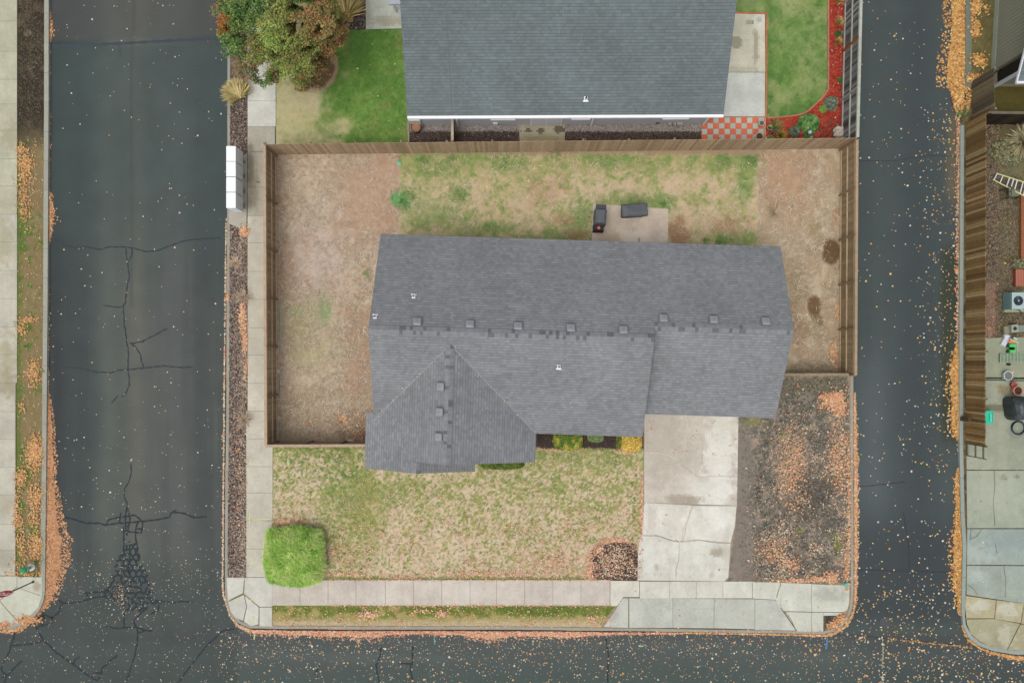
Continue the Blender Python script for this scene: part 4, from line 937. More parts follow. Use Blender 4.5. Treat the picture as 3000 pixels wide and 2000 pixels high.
m1 = MB(); m1.box((29.5, 14.12, 2.46), (8, .12, .12), A(226, 230, 232)); m1.build('gutter', M_pnt, eh)

# ================================================================ FENCES
def fence(label, p0, p1, ht, cols, face=1, posts=2.4, rails=(.35, 1.0, 1.6), cap=True, bw=.14, rail_side=1, colv=.14, cap_col=None, post_col=None, warp=.0, group=None, cat='fence', name='wooden_fence', tone=None, zs=0, rail_col=None, gap=.006, fr=None):
    p0 = Vector((p0[0], p0[1], 0)); p1 = Vector((p1[0], p1[1], 0)); L_ = (p1-p0).length; t = (p1-p0)/L_; n_ = Vector((-t.y, t.x, 0))*rail_side
    t_ = thing(name, tuple((p0+p1)/2), label, cat, group)
    ang = math.atan2(t.y, t.x); mb = MB(); m_ = int(L_/bw)
    cols = [A(*c_) for c_ in cols]
    for i in range(m_):
        cc = random.choice(cols)*random.uniform(1-colv, 1+colv)*1.1
        if tone: cc = cc*tone(i/m_)
        h_ = ht+random.uniform(-.015, .015); q = p0+t*(L_*(i+.5)/m_)
        off = n_*random.uniform(-warp, warp)
        mb.box((q.x+off.x, q.y+off.y, zs+.03+h_/2), (L_/m_-gap, .02, h_), cc, rz=ang+random.uniform(-warp, warp)*2)
    mb.build('board_panel', M_wood, t_)
    rc = A(*(rail_col or cols_avg(cols)));
    for z in rails:
        mb = MB(); q = (p0+p1)/2+n_*.035; mb.box((q.x, q.y, z), (L_, .045, .09), rc*random.uniform(.95, 1.1), rz=ang); mb.build('rail', M_wood, t_)
    k_ = max(1, round(L_/posts))
    for i in range(k_+1):
        q = p0+t*(L_*i/k_)*(1-.0)+n_*.07; pc = A(*(post_col[i % len(post_col)] if post_col else (150, 128, 104)))
        mb = MB(); mb.box((q.x, q.y, (ht+.02)/2), (.09, .09, ht+.02), pc*random.uniform(.9, 1.08), rz=ang); mb.build('post', M_wood, t_)
    if cap:
        mb = MB(); m2 = max(1, round(L_/2.4))
        for i in range(m2):
            q = p0+t*(L_*(i+.5)/m2)+n_*.03; mb.box((q.x, q.y, ht+.055), (L_/m2-.01, .14, .035), A(*(cap_col or (176, 152, 128)))*random.uniform(.95, 1.06), rz=ang)
        mb.build('cap_rail', M_wood, t_)
    return t_
def cols_avg(cs):
    c_ = sum(cs)/len(cs)*K; s_ = np.where(c_ <= .0031308, c_*12.92, 1.055*np.clip(c_, 0, 1)**(1/2.4)-.055); return tuple(s_*255)
HT = 1.75
FA = P(774, 423, HT)[:2]; FB = P(2511, 405, HT)[:2]; FC = P(778, 1307, HT)[:2]; FD = P(2507, 1099, HT)[:2]
brown = [(168, 146, 118), (160, 138, 112), (174, 152, 124), (154, 130, 104)]
fence('long brown board fence between the back garden and the north neighbour', FA, FB, HT, brown, rail_side=1, bw=.14, colv=.07, cap=False, rails=(.4, 1.4), rail_col=(150, 130, 106))
fence('brown board fence between the west pavement and the dry side garden', (FA[0], FA[1]-.1), FC, HT, [(152, 130, 104), (144, 120, 94), (160, 138, 110)], rail_side=1, colv=.08, rails=(.1, .8, 1.6), rail_col=(196, 176, 148), posts=2.47, cap_col=(182, 158, 132))
fence('brown board fence between the back garden and the east street', (FB[0], FB[1]-.1), (FD[0], FD[1]), HT, [(150, 130, 100), (142, 122, 94), (156, 136, 106)], rail_side=-1, colv=.07, rails=(.1, .8, 1.6), rail_col=(192, 172, 142), posts=2.55, cap_col=(168, 146, 118))
fence('short brown fence from the west street corner to the house front', (FC[0]+.1, FC[1]), HL(-6.98, 4.55, 0)[:2], HT, [(158, 134, 110), (150, 126, 102)], rail_side=1, colv=.06, rails=(.12, .85, 1.5), rail_col=(170, 146, 120), posts=1.6, cap_col=(184, 160, 136))
fence('short brown fence from the east street to the garage side', (HL(12.98, -.15, 0)[0], FD[1]), (FD[0]-.1, FD[1]), 1.2, [(128, 112, 90), (120, 104, 84)], rail_side=1, colv=.05, rails=(.12, 1.1), rail_col=(120, 106, 86), posts=2.3, cap_col=(150, 134, 110))
gr = [(124, 126, 122), (104, 104, 104), (146, 146, 142), (86, 84, 82)]
GA = P(2513, 403, 1.8)[:2]; GB = P(2524, -40, 1.8)[:2]
def ramp(u): return .75+.4*abs(math.sin(u*23))
fence('weathered silver-grey board fence beside the red bark bed', GA, GB, 1.8, gr, rail_side=1, colv=.16, rails=(.15, .95, 1.72), rail_col=(188, 192, 180), posts=2.42, cap=True, cap_col=(176, 178, 166), post_col=[(158, 142, 122), (168, 160, 150), (160, 90, 56), (180, 176, 166)], tone=ramp)
# small double fence beside the neighbour's side wall
fence('short white-edged wooden screen between the north house wall and the long fence', P(1327, 346, 1.2)[:2], P(1327, 414, 1.2)[:2], 1.2, [(128, 96, 74), (170, 156, 138), (110, 80, 62)], rail_side=-1, colv=.12, rails=(.3, 1.1), posts=1.2, cap=True, cap_col=(190, 176, 156), rail_col=(176, 160, 140))
# east neighbour's old leaning fence, three runs
old = [(138, 110, 70), (124, 96, 60), (152, 124, 84), (112, 88, 58), (164, 142, 102)]
def oldtone(u): return .85+.3*(mnoise.noise(Vector((u*9, 3, 1)))+.3)
EX = P(2823, 365)[0]+.12
fence('long dark stained board fence along the kerb of the east street', (EX, P(0, 362)[1]), (EX-.03, P(0, 1297)[1]), 1.55, old, rail_side=1, colv=.24, rails=(.35, 1.35), rail_col=(90, 78, 60), post_col=[(100, 84, 60)], posts=2.4, cap=False, bw=.135, warp=.01, tone=oldtone, gap=.016)
fence('greyed taller board fence rising to the corner of the east house', (P(2848, 330)[0], P(0, 352)[1]), (P(2846, 260)[0]+.0, P(0, 240)[1]), 1.7, [(110, 98, 78), (90, 78, 62), (126, 110, 86), (76, 74, 66)], rail_side=-1, colv=.14, rails=(.35, 1.5), rail_col=(96, 92, 80), posts=2.2, cap=False, bw=.135, warp=.02)
fence('nearly black board fence running east between two yards', (EX+.2, P(0, 364)[1]), (32.5, P(0, 369)[1]), 1.6, [(50, 42, 32), (38, 34, 28), (60, 46, 30), (30, 28, 24)], rail_side=1, colv=.2, rails=(.4, 1.5), rail_col=(60, 54, 44), posts=2.4, cap=True, cap_col=(104, 100, 84), bw=.14, warp=.01)
# bare end bay with three rails, no boards yet
t_ = thing('fence_frame', P(2850, 1320), 'bare fence bay of three thin rails past the south end of the board fence', 'fence')
y0, y1 = P(0, 1298)[1], P(0, 1333)[1]
for z in (.1, .75, 1.35): m1 = MB(); m1.box((EX+.02, (y0+y1)/2, z), (.05, y0-y1, .09), A(118, 112, 98)); m1.build('rail', M_wood, t_)
m1 = MB(); m1.cyl((EX+.02, y1, 0), (EX+.02, y1, 1.6), .03, .03, A(150, 156, 158), 10); m1.build('post', M_metal, t_)
m1 = MB(); m1.box((P(2816, 1226)[0], P(0, 1226)[1], .35), (.16, .2, .7), A(84, 70, 56)); tag(m1.build('bollard', M_wood), 'dark brown wooden stub post standing on the east kerb against the board fence', 'post')
# gate latch bracket on the inner side
m1 = MB(); m1.box((EX+.13, P(0, 1262)[1], 1.3), (.03, .36, .05), A(46, 50, 54)); m1.box((EX+.06, P(0, 1254)[1], 1.3), (.14, .03, .05), A(46, 50, 54)); m1.box((EX+.06, P(0, 1271)[1], 1.3), (.14, .03, .05), A(46, 50, 54)); tag(m1.build('bracket', M_metal), 'black metal bracket near the south end of the dark board fence', 'bracket')

# ================================================================ MAILBOXES, SIGN, HYDRANT
zt = 1.5; xw = P(663.5, 0, zt)[0]; xe = P(690, 0, zt)[0]
pos = ['northernmost', 'second from the north', 'third from the north', 'southernmost']
m1 = MB(); m1.prism(w2([(671, 478), (723, 450), (724, 560), (722, 664), (700, 668), (671, 655)], .05), 0, .05, A(178, 172, 158)); setl(m1.build('mailbox_pad', M_conc))
for i, (ya, yb) in enumerate(((428, 472.5), (473.5, 517), (518.5, 562.5), (563.8, 609.5))):
    Y0, Y1 = P(0, ya, zt)[1], P(0, yb, zt)[1]; cy = (Y0+Y1)/2; cx = (xw+xe)/2; D = xe-xw; L_ = Y0-Y1
    t_ = thing('mailbox_unit', (cx, cy, 0), 'white cluster mailbox, %s in the row of four on the west kerb%s' % (pos[i], ['', '', '', ''][i]), 'mailbox', 'cluster mailboxes in a row')
    m1 = MB(); m1.box((cx, cy, .98), (D, L_-.02, .96), A(228, 236, 240)); b_ = m1.build('cabinet', M_pnt, t_)
    m1 = MB(); m1.box((cx-.0, cy, 1.48), (D+.02, L_-.012, .05), A(246, 249, 252)); m1.build('top_cover', M_pnt, t_)
    m1 = MB(); m1.cyl((cx, cy, .05), (cx, cy, .5), .14, .14, A(170, 178, 180), 14); m1.build('pedestal', M_metal, t_)
    for sx in (1, -1):
        for r_ in range(4):
            for q in range(2):
                m1 = MB(); m1.box((cx+sx*(D/2+.002), cy+(q-.5)*(L_*.46), .62+r_*.215), (.012, L_*.43, .195), A(232, 240, 243)); dd = m1.build('mailbox_door', M_pnt, t_)
                if sx == 1: m2 = MB(); m2.cyl((cx+D/2+.008, cy+(q-.5)*(L_*.46)+.1, .62+r_*.215), (cx+D/2+.018, cy+(q-.5)*(L_*.46)+.1, .62+r_*.215), .012, .012, A(120, 126, 130), 8); m2.build('lock', M_metal, dd)
# stop sign, facing north
bx, by, _ = P(98, 1703)
t_ = thing('stop_sign', (bx, by, 0), 'red octagonal stop sign on a thin grey pole at the west street corner', 'street sign')
sx_, sy_ = bx-.02, by; zc = 2.12
m1 = MB(); m1.cyl((bx, by, 0), (sx_, sy_, zc+.1), .035, .035, A(110, 118, 132), 12); m1.cyl((bx, by, 0), (bx, by, .05), .08, .07, A(60, 62, 64), 12); m1.build('pole', M_metal, t_)
def octo(r_, y, col, mb, rev=False):
    vs = [(sx_+r_*math.cos(R(22.5+45*i)), y, zc+r_*math.sin(R(22.5+45*i))) for i in range(8)]; mb.add(vs, [list(range(8))[::-1] if not rev else list(range(8))], col)
# the plate leans back a little so that its north face looks up at the sky
import mathutils
TL = mathutils.Matrix.Translation((sx_, sy_+.05, zc)) @ mathutils.Matrix.Rotation(R(9), 4, 'X') @ mathutils.Matrix.Rotation(R(-3), 4, 'Z')
def plate(r_, ya, yb, col):
    mb = MB(); vs = []
    for y in (ya, yb):
        for i in range(8): vs.append(tuple(TL @ Vector((r_*math.cos(R(22.5+45*i)), y, r_*math.sin(R(22.5+45*i))))))
    mb.add(vs, [list(range(8)), list(range(8, 16))[::-1]]+[[i, 8+i, 8+(i+1) % 8, (i+1) % 8] for i in range(8)], col); return mb
sp = plate(.41, -.004, .004, A(240, 236, 236)).build('sign_panel', M_pnt, t_)
plate(.385, .002, .007, A(226, 50, 66)).build('red_face', M_pnt, sp)
cu = bpy.data.curves.new('lettering', 'FONT'); cu.body = 'STOP'; cu.size = .36; cu.align_x = 'CENTER'; cu.align_y = 'CENTER'; cu.extrude = .002; cu.offset = .013
to = bpy.data.objects.new('lettering', cu); C.objects.link(to)
to.matrix_world = TL @ mathutils.Matrix.Translation((0, .011, 0)) @ mathutils.Matrix.Rotation(R(180), 4, 'Z') @ mathutils.Matrix.Rotation(R(90), 4, 'X')
bpy.context.view_layer.update()
me = bpy.data.meshes.new_from_object(to.evaluated_get(bpy.context.evaluated_depsgraph_get())); mw = to.matrix_world.copy(); bpy.data.objects.remove(to)
me.transform(mw); me.materials.clear()
M_white, _, _bw, _, _ = _mat('white_lettering'); _bw.inputs['Base Color'].default_value = (.85, .84, .84, 1)
me.materials.append(M_white); lo = bpy.data.objects.new('lettering', me); C.objects.link(lo); lo.parent = sp
# fire hydrant: white barrel, green bonnet
hx, hy, _ = P(94, 1659)
t_ = thing('fire_hydrant', (hx, hy, 0), 'fire hydrant with white barrel and green bonnet in the leafy west verge', 'hydrant')
m1 = MB(); m1.lathe([(0, 0), (.19, 0), (.2, .05), (.13, .07), (.12, .12), (.115, .5), (.15, .52), (.15, .57), (.1, .58)], (hx, hy, .01), A(232, 238, 240)); m1.build('barrel', M_pnt, t_, smooth=True)
m1 = MB(); m1.lathe([(.16, .57), (.165, .62), (.15, .7), (.1, .78), (.05, .82), (.035, .83), (.035, .88), (0, .88)], (hx, hy, .01), A(70, 182, 128)); m1.build('bonnet', M_pnt, t_, smooth=True)
for a in (0, 120, 240):
    m1 = MB(); dv = Vector((math.cos(R(a+20)), math.sin(R(a+20)), 0)); c0 = Vector((hx, hy, .42)); m1.cyl(c0+dv*.1, c0+dv*.2, .06, .06, A(80, 180, 140), 12); m1.cyl(c0+dv*.2, c0+dv*.23, .03, .03, A(70, 160, 130), 6); m1.build('nozzle_cap', M_pnt, t_)

# ================================================================ BACK GARDEN OBJECTS
def loft(mb, secs, col):       # secs: list of closed rings (same count)
    n = len(secs[0]); vs = [q for s_ in secs for q in s_]
    fs = [[k_*n+i, k_*n+(i+1) % n, (k_+1)*n+(i+1) % n, (k_+1)*n+i] for k_ in range(len(secs)-1) for i in range(n)]
    fs.append([(len(secs)-1)*n+i for i in range(n)]); mb.add(vs, fs, col)
def rring(cx, cy, z, lx, ly, rz, n=24, k_=1.25, wob=0, sd_=0, skew=0):
    out = []
    for i in range(n):
        t = 2*math.pi*i/n; x = max(-1, min(1, math.cos(t)*k_)); y = max(-1, min(1, math.sin(t)*k_))
        w_o = 1+wob*mnoise.noise(Vector((x*3+sd_, y*3, z*4))); X_ = x*lx*w_o+skew; Y_ = y*ly*w_o
        out.append((cx+X_*math.cos(rz)-Y_*math.sin(rz), cy+X_*math.sin(rz)+Y_*math.cos(rz), z+.0))
    return out
# grill one: at the north-east, lengthwise east-west
gx, gy, _ = P(1857, 615, .9); rz = R(4)
t_ = thing('covered_grill', (gx, gy, 0), 'barbecue under a long black cover lying east-west on the back patio', 'barbecue', 'covered grills on the patio')
m1 = MB(); loft(m1, [rring(gx+.02, gy-.02, z, lx, ly, rz, wob=.08, sd_=2, skew=s_, k_=1.5) for z, lx, ly, s_ in ((.16, .58, .24, 0), (.5, .62, .28, .01), (.85, .68, .32, .02), (.95, .69, .33, .02), (1.02, .66, .30, .02), (1.06, .60, .25, .03), (1.09, .5, .13, .04), (1.1, .4, .07, .04))], A(92, 96, 100)); cv_ = m1.build('cover', M_cloth, t_)
m1 = MB()
for i in range(5): m1.strip([(0, 0), (1, 0)], .001, 0, A(80, 80, 80)) if False else m1.box((gx-.3+i*.16, gy-.02, 1.16), (.012, .3, .02), A(74, 78, 82), rz=rz+R(90*0), rx=0)
m1.build('cover_seam', M_cloth, cv_)
for dx, dy in ((-.5, -.2), (.5, -.2), (-.5, .2), (.5, .2)): m1 = MB(); m1.cyl((gx+dx, gy+dy, .05), (gx+dx, gy+dy, .2), .04, .04, A(50, 50, 52), 10); m1.build('leg', M_plas, t_)
# grill two: at the west side, lengthwise north-south, taller lid half, open lower south end
gx, gy, _ = P(1759, 637, .8)
t_ = thing('covered_grill', (gx, gy, 0), 'barbecue under a creased black cover with an orange patch, at the west patio edge', 'barbecue', 'covered grills on the patio')
rz = R(-4)
m1 = MB(); loft(m1, [rring(gx, gy+.02, z, lx, ly, rz, wob=.1, sd_=5, k_=1.4) for z, lx, ly in ((.12, .29, .42), (.5, .31, .44), (.82, .31, .42), (1.0, .28, .38), (1.07, .19, .34), (1.09, .16, .3))], A(92, 96, 102)); m1.build('cover', M_cloth, t_)
m1 = MB(); loft(m1, [rring(gx+.04, gy+.48, z, lx, ly, rz, wob=.1, sd_=8, k_=1.5) for z, lx, ly in ((.3, .24, .2), (.7, .27, .22), (.8, .26, .2), (.83, .2, .15))], A(70, 74, 74)); m1.build('shelf_cover', M_cloth, t_)
m1 = MB(); loft(m1, [rring(gx-.05, gy-.48, z, lx, ly, rz, wob=.14, sd_=3, k_=1.4) for z, lx, ly in ((.06, .28, .2), (.5, .27, .18), (.62, .24, .13))], A(48, 50, 56)); m1.build('front_panel', M_cloth, t_)
m1 = MB(); m1.box((gx-.07, gy-.53, .66), (.13, .15, .08), A(244, 96, 70), rz=.2); m1.build('handle', M_plas, t_)
for dx, dy in ((-.2, -.5), (.2, -.5), (-.2, .45), (.2, .45)): m1 = MB(); m1.cyl((gx+dx, gy+dy, .05), (gx+dx, gy+dy, .2), .04, .04, A(50, 50, 52), 10); m1.build('wheel', M_plas, t_)
# small things on the dry ground
def slabthing(name, px, py, w, h, z, col, label, cat, rz=0, group=None, mat=None, rx=0):
    m1 = MB(); q = P(px, py, z); m1.box((q[0], q[1], z/2+.005), (w, h, z), A(*col), rz=rz, rx=rx, taper=.97); return tag(m1.build(name, mat or M_conc), label, cat, group)
slabthing('paver', 1025, 1292, .4, .2, .12, (206, 200, 190), 'single white concrete block by the short south-west fence near the house corner', 'paver', .03)
slabthing('plank', 1066, 851, .38, .09, .05, (206, 176, 148), 'short tan piece of board lying beside the west wall of the house', 'board', -.06, mat=M_wood)
for py, hh, lab, cl in ((916, .42, 'northernmost grey paver at the foot of the west fence', (160, 158, 150)), (945, .44, 'second grey paver from the north at the west fence foot', (164, 162, 152)), (974, .44, 'third grey paver from the north at the west fence foot', (158, 158, 150)),
                (1018, .8, 'long pale paver half sunk at the west fence foot north of the white lump', (176, 172, 160)), (1087, .2, 'broken white lump of concrete at the west fence foot', (214, 206, 194)), (1132, 1.2, 'longest grey-green paver lying along the west fence foot', (158, 162, 150)),
                (1223, .18, 'small white paver below the long one at the west fence foot', (206, 202, 192)), (1260, .36, 'thin pale paver south of the small white one at the west fence foot', (196, 190, 176)), (1282, .4, 'southernmost paver at the west fence foot, tilted', (188, 182, 168))):
    slabthing('paver', 813, py, .2, hh, .08, cl, lab, 'paver', random.uniform(-.04, .04), 'pavers along the west fence')
q = P(1170, 479); m1 = MB(); m1.lathe([(.11, 0), (.11, .05), (.08, .07), (0, .08)], (q[0], q[1], 0), A(92, 200, 160), 16); tag(m1.build('valve_cover', M_plas), 'round turquoise valve lid at the edge of the back lawn', 'lid')
q = P(2478, 1710); m1 = MB(); m1.box((q[0], q[1], .09), (.2, .24, .12), A(96, 176, 160), rz=.4, taper=.8); tag(m1.build('marker_box', M_plas), 'small teal utility marker at the south-east corner of the lot', 'marker')
q = P(2427, 1820, .03); m1 = MB(); m1.box((q[0], q[1], .036), (.26, .56, .012), A(66, 62, 66)); tag(m1.build('storm_grate', M_metal), 'dark rectangular storm inlet in the kerb corner slab', 'drain')
q = P(2593, 1822, KZ); m1 = MB(); m1.lathe([(.31, .0), (.31, .006), (.28, .01), (.27, .006), (0, .007)], (q[0], q[1], KZ+.004), A(78, 82, 84), 28); tag(m1.build('manhole_cover', M_asph), 'round manhole cover in the asphalt at the south-east crossing', 'manhole cover')
# ---- north neighbour's side strip
def pot(px, py, r, h, col, label, soil=(110, 86, 70), name='plant_pot', cat='pot', group=None, tap=.8, wall_=.025, mat=None):
    q = P(px, py, h); t_ = thing(name, (q[0], q[1], 0), label, cat, group)
    m1 = MB(); m1.lathe([(0, 0), (r*tap, 0), (r, h*.85), (r*1.06, h*.86), (r*1.06, h), (r-wall_, h), (r-wall_, h*.8)], (q[0], q[1], .01), A(*col)); m1.build('pot_body', mat or M_clay, t_)
    m1 = MB(); m1.lathe([(r-wall_+.003, h*.82), (r*.5, h*.86), (0, h*.84)], (q[0], q[1], .01), A(*soil)); m1.build('soil', M_soil, t_); return t_, q
pot(1218, 372, .27, .42, (96, 92, 98), 'big round planter of brown dried leaves in the gravel by the north house', (176, 124, 92), 'planter', 'planter', tap=.85)
slabthing('utility_cabinet', 1214, 349, .62, .2, .9, (208, 208, 194), 'pale flat-topped utility cabinet against the south wall of the north house', 'cabinet', mat=M_pnt)
slabthing('meter_box', 1451, 356, .24, .3, .35, (226, 226, 222), 'small white box with a knob standing on the gravel below the north house eave', 'box', mat=M_plas, rz=.05)
slabthing('splash_block', 1335, 362, .12, .34, .08, (176, 182, 170), 'narrow grey splash block beside the wooden screen', 'splash block')
pot(1928, 356, .13, .2, (112, 96, 84), 'small dark coiled pot on the gravel near three grey blocks', (60, 50, 44))
for px, w, cl, lab in ((1962, .2, (166, 164, 152), 'westernmost of three grey blocks on the gravel'), (1977, .14, (172, 164, 156), 'narrow middle block of three on the gravel'), (1992, .3, (178, 178, 162), 'wide pale block nearest the checkered tiles')):
    slabthing('concrete_block', px, 357, w, .34, .2, cl, lab, 'block', random.uniform(-.05, .05), 'three concrete blocks on the gravel')
pot(2232, 361, .15, .28, (186, 182, 166), 'pale round pot of soil on the checkered tiles', (108, 96, 88))
pot(2225, 400, .21, .3, (196, 180, 150), 'larger round pot on the south edge of the checkered tiles', (88, 72, 62))
pot(2256, 373, .14, .3, (150, 138, 122), 'brown pot with a small green plant in the red bark beside the tiles', (60, 48, 42))
m1 = MB(); q = P(2267, 385, .2); m1.box((q[0], q[1], .12), (.12, .2, .22), A(66, 70, 92), rz=-.4); tag(m1.build('garden_tool_box', M_plas), 'small dark blue box beside a brown pot in the red bark', 'box')
m1 = MB(); q = P(2460, 386, .2); m1.blob((q[0], q[1], .12), (.3, .3, .22), A(206, 196, 178), 4, .22, 1.6, 26, 16, 0); tag(m1.build('boulder', M_stone, smooth=True), 'large pale round stone in the corner of the red bark bed', 'stone')
for px, py, lab in ((2392, 392, 'round red clay disc right of the green bush in the bark bed'), (2350, 384, 'round red clay disc between the grey shrub and the green bush')):
    m1 = MB(); q = P(px, py, .1); m1.lathe([(0, 0), (.15, 0), (.2, .12), (.18, .13), (0, .11)], (q[0], q[1], 0), A(170, 70, 60), 24); tag(m1.build('clay_saucer', M_clay), lab, 'saucer')
for px, py, cl, lab, r in ((2373, 388, (206, 212, 236), 'white and violet glass ball in the bark bed', .1), (2339, 386, (70, 160, 160), 'teal glass ball beside the grey-green shrub', .06)):
    m1 = MB(); q = P(px, py, .5); m1.blob((q[0], q[1], .5), (r, r, r), A(*cl), nu=16, nv=10, amp=0); m1.cyl((q[0], q[1], 0), (q[0], q[1], .42), .02, .02, A(60, 60, 62), 8); tag(m1.build('gazing_ball', M_plas, smooth=True), lab, 'garden ball')

# ---- east neighbour's yard
def bars(name, par, mat, segs, r, col, n=8):
    m1 = MB()
    for a, b in segs: m1.cyl(a, b, r, r, col, n)
    return m1.build(name, mat, par)
# ladder: yellow side rails and white rungs, leaning up to the east
a0 = Vector(P(2912, 522, .12)); b0 = Vector(P(2922, 509, .12)); a1 = Vector(P(3020, 588, .9)); b1 = Vector(P(3030, 549, .9))
a0 = Vector(P(2909, 526, .1)); b0 = Vector(P(2919, 508, .1)); a1 = Vector(P(3030, 590, .7)); b1 = Vector(P(3038, 546, .7))
t_ = thing('step_ladder', tuple((a0+b1)/2), 'yellow and white ladder leaning over a black chair at the right edge', 'ladder')
for s0, s1 in ((a0, a1), (b0, b1)):
    m1 = MB(); m1.cyl(s0, s1, .03, .03, A(222, 220, 150), 4); m1.build('side_rail', M_plas, t_)
for i, f_ in enumerate((.02, .17, .33, .43, .52, .66, .74, .88)): m1 = MB(); m1.cyl(a0.lerp(a1, f_), b0.lerp(b1, f_), .028, .028, A(226, 232, 232), 6); m1.build('rung', M_plas, t_)
# black folding chair beneath the ladder
t_ = thing('folding_chair', P(2955, 562), 'black framed folding chair lying open under the ladder', 'chair')
q = lambda x, y, z: P(x, y, z)
bars('backrest', t_, M_metal, [(q(2955, 548, .75), q(2961, 548, .8)), (q(2953, 549, .75), q(2955, 579, .72)), (q(2962, 546, .8), q(2963, 574, .76)), (q(2955, 579, .72), q(2963, 572, .76)), (q(2955, 564, .7), q(2962, 560, .75))], .02, A(44, 48, 52))
bars('leg', t_, M_metal, [(q(2933, 584, .05), q(2957, 578, .4)), (q(2957, 578, .4), q(2985, 576, .45))], .022, A(40, 44, 48)); bars('leg', t_, M_metal, [(q(2927, 558, .05), q(2957, 552, .4))], .022, A(40, 44, 48)); bars('leg', t_, M_metal, [(q(2972, 584, .05), q(2985, 577, .45))], .022, A(40, 44, 48))
m1 = MB(); m1.add([q(2956, 553, .45), q(2985, 556, .45), q(2985, 577, .45), q(2956, 578, .42)], [[3, 2, 1, 0]], A(112, 112, 88)); m1.build('seat', M_cloth, t_)
# air conditioner on its pad
t_ = thing('air_conditioner', P(2970, 884), 'grey-green outdoor air conditioner with a dark round fan on top', 'air conditioner')
q0 = P(2940, 857, 0); q1 = P(3012, 914, 0); m1 = MB(); m1.prism([(q0[0], q0[1]), (q1[0], q0[1]), (q1[0], q1[1]), (q0[0], q1[1])], 0, .07, A(164, 168, 140)); m1.build('pad', M_conc, t_)
u0 = P(2964, 857, .75); u1 = P(2998.5, 905, .75); cx, cy = (u0[0]+u1[0])/2, (u0[1]+u1[1])/2; sx, sy = u1[0]-u0[0], u0[1]-u1[1]
m1 = MB(); m1.box((cx, cy, .41), (sx, sy, .68), A(128, 158, 158)); m1.build('casing', M_pnt, t_)
m1 = MB()
for i in range(4): m1.box((cx-sx/2-.008, cy-sy/2+sy*(i+.5)/4, .4), (.012, sy/4-.03, .58), A(120, 152, 154))
m1.build('side_grille', M_pnt, t_)
m1 = MB(); m1.box((cx, cy, .765), (sx+.02, sy+.02, .03), A(164, 186, 182)); m1.build('top_plate', M_pnt, t_)
m1 = MB(); m1.lathe([(0, .785), (.235, .785), (.24, .79), (.255, .79), (.255, .78)], (cx+.02, cy-.0, 0), A(26, 40, 52), 28); fg = m1.build('fan_grille', M_plas, t_)
m1 = MB()
for i in range(3):
    a = R(120*i+80); m1.add([(cx+.02+.05*math.cos(a), cy+.05*math.sin(a), .792), (cx+.02+.22*math.cos(a+.1), cy+.22*math.sin(a+.1), .793), (cx+.02+.22*math.cos(a+.8), cy+.22*math.sin(a+.8), .797), (cx+.02+.05*math.cos(a+.9), cy+.05*math.sin(a+.9), .796)], [[0, 1, 2, 3]], A(92, 112, 122) if i == 0 else A(44, 56, 68))
m1.lathe([(.045, .79), (.045, .815), (0, .82)], (cx+.02, cy, 0), A(206, 204, 206), 12); m1.build('fan', M_metal, fg)
# hose from the unit
m1 = MB(); m1.tube([P(2975, 906, .2), P(2986, 908, .12), (*P(2993, 918)[:2], .04), (*P(3000, 932)[:2], .03), (*P(3010, 950)[:2], .03)], .028, A(40, 46, 48)); tag(m1.build('hose', M_plas), 'black pipe snaking from the air conditioner to the right edge', 'pipe')
# terracotta lattice crate and deck board
t_ = thing('plastic_crate', P(2994, 818), 'orange-brown perforated crate above the air conditioner', 'crate')
u0 = P(2977, 790, .3); u1 = P(3014, 836, .3); m1 = MB(); cx, cy = (u0[0]+u1[0])/2, (u0[1]+u1[1])/2; sx, sy = u1[0]-u0[0], u0[1]-u1[1]
for i in range(9): m1.box((u0[0]+sx*i/8, cy, .295), (.035, sy, .02), A(196, 124, 98))
for j in range(9): m1.box((cx, u1[1]+sy*j/8, .285), (sx, .035, .02), A(186, 114, 90))
m1.build('lattice_top', M_plas, t_)
m1 = MB(); m1.box((cx, cy, .13), (sx-.02, sy-.02, .25), A(150, 84, 62)); m1.box((cx, u1[1]-.01, .15), (sx, .02, .28), A(176, 104, 80)); m1.build('body', M_plas, t_)
m1 = MB(); u0 = P(2992, 572, .2); u1 = P(3020, 772, .2); m1.prism([(u0[0], u0[1]), (u1[0], u0[1]), (u1[0], u1[1]), (u0[0], u1[1])], 0, .2, A(146, 96, 66)); tag(m1.build('deck', M_wood), 'reddish brown deck edge at the right border below the ladder', 'deck')
# pipe block, blocks
t_ = thing('chimney_block', P(2970, 962), 'grey concrete flue block with a round black hole beside the yard edge', 'block')
m1 = MB(); q = P(2974, 962, .3); m1.box((q[0], q[1], .15), (.42, .44, .3), A(150, 156, 140), rz=.05, taper=.94); b_ = m1.build('body', M_conc, t_)
m1 = MB(); m1.lathe([(0, .303), (.085, .303), (.095, .308), (.1, .3)], (q[0], q[1], 0), A(14, 14, 16), 18); m1.build('flue_hole', M_plas, b_)
slabthing('concrete_block', 2950, 966, .3, .42, .12, (140, 136, 114), 'flat mossy block left of the flue block', 'block', .08); slabthing('concrete_block', 2995, 962, .38, .38, .2, (128, 138, 126), 'grey block right of the flue block at the photo edge', 'block')
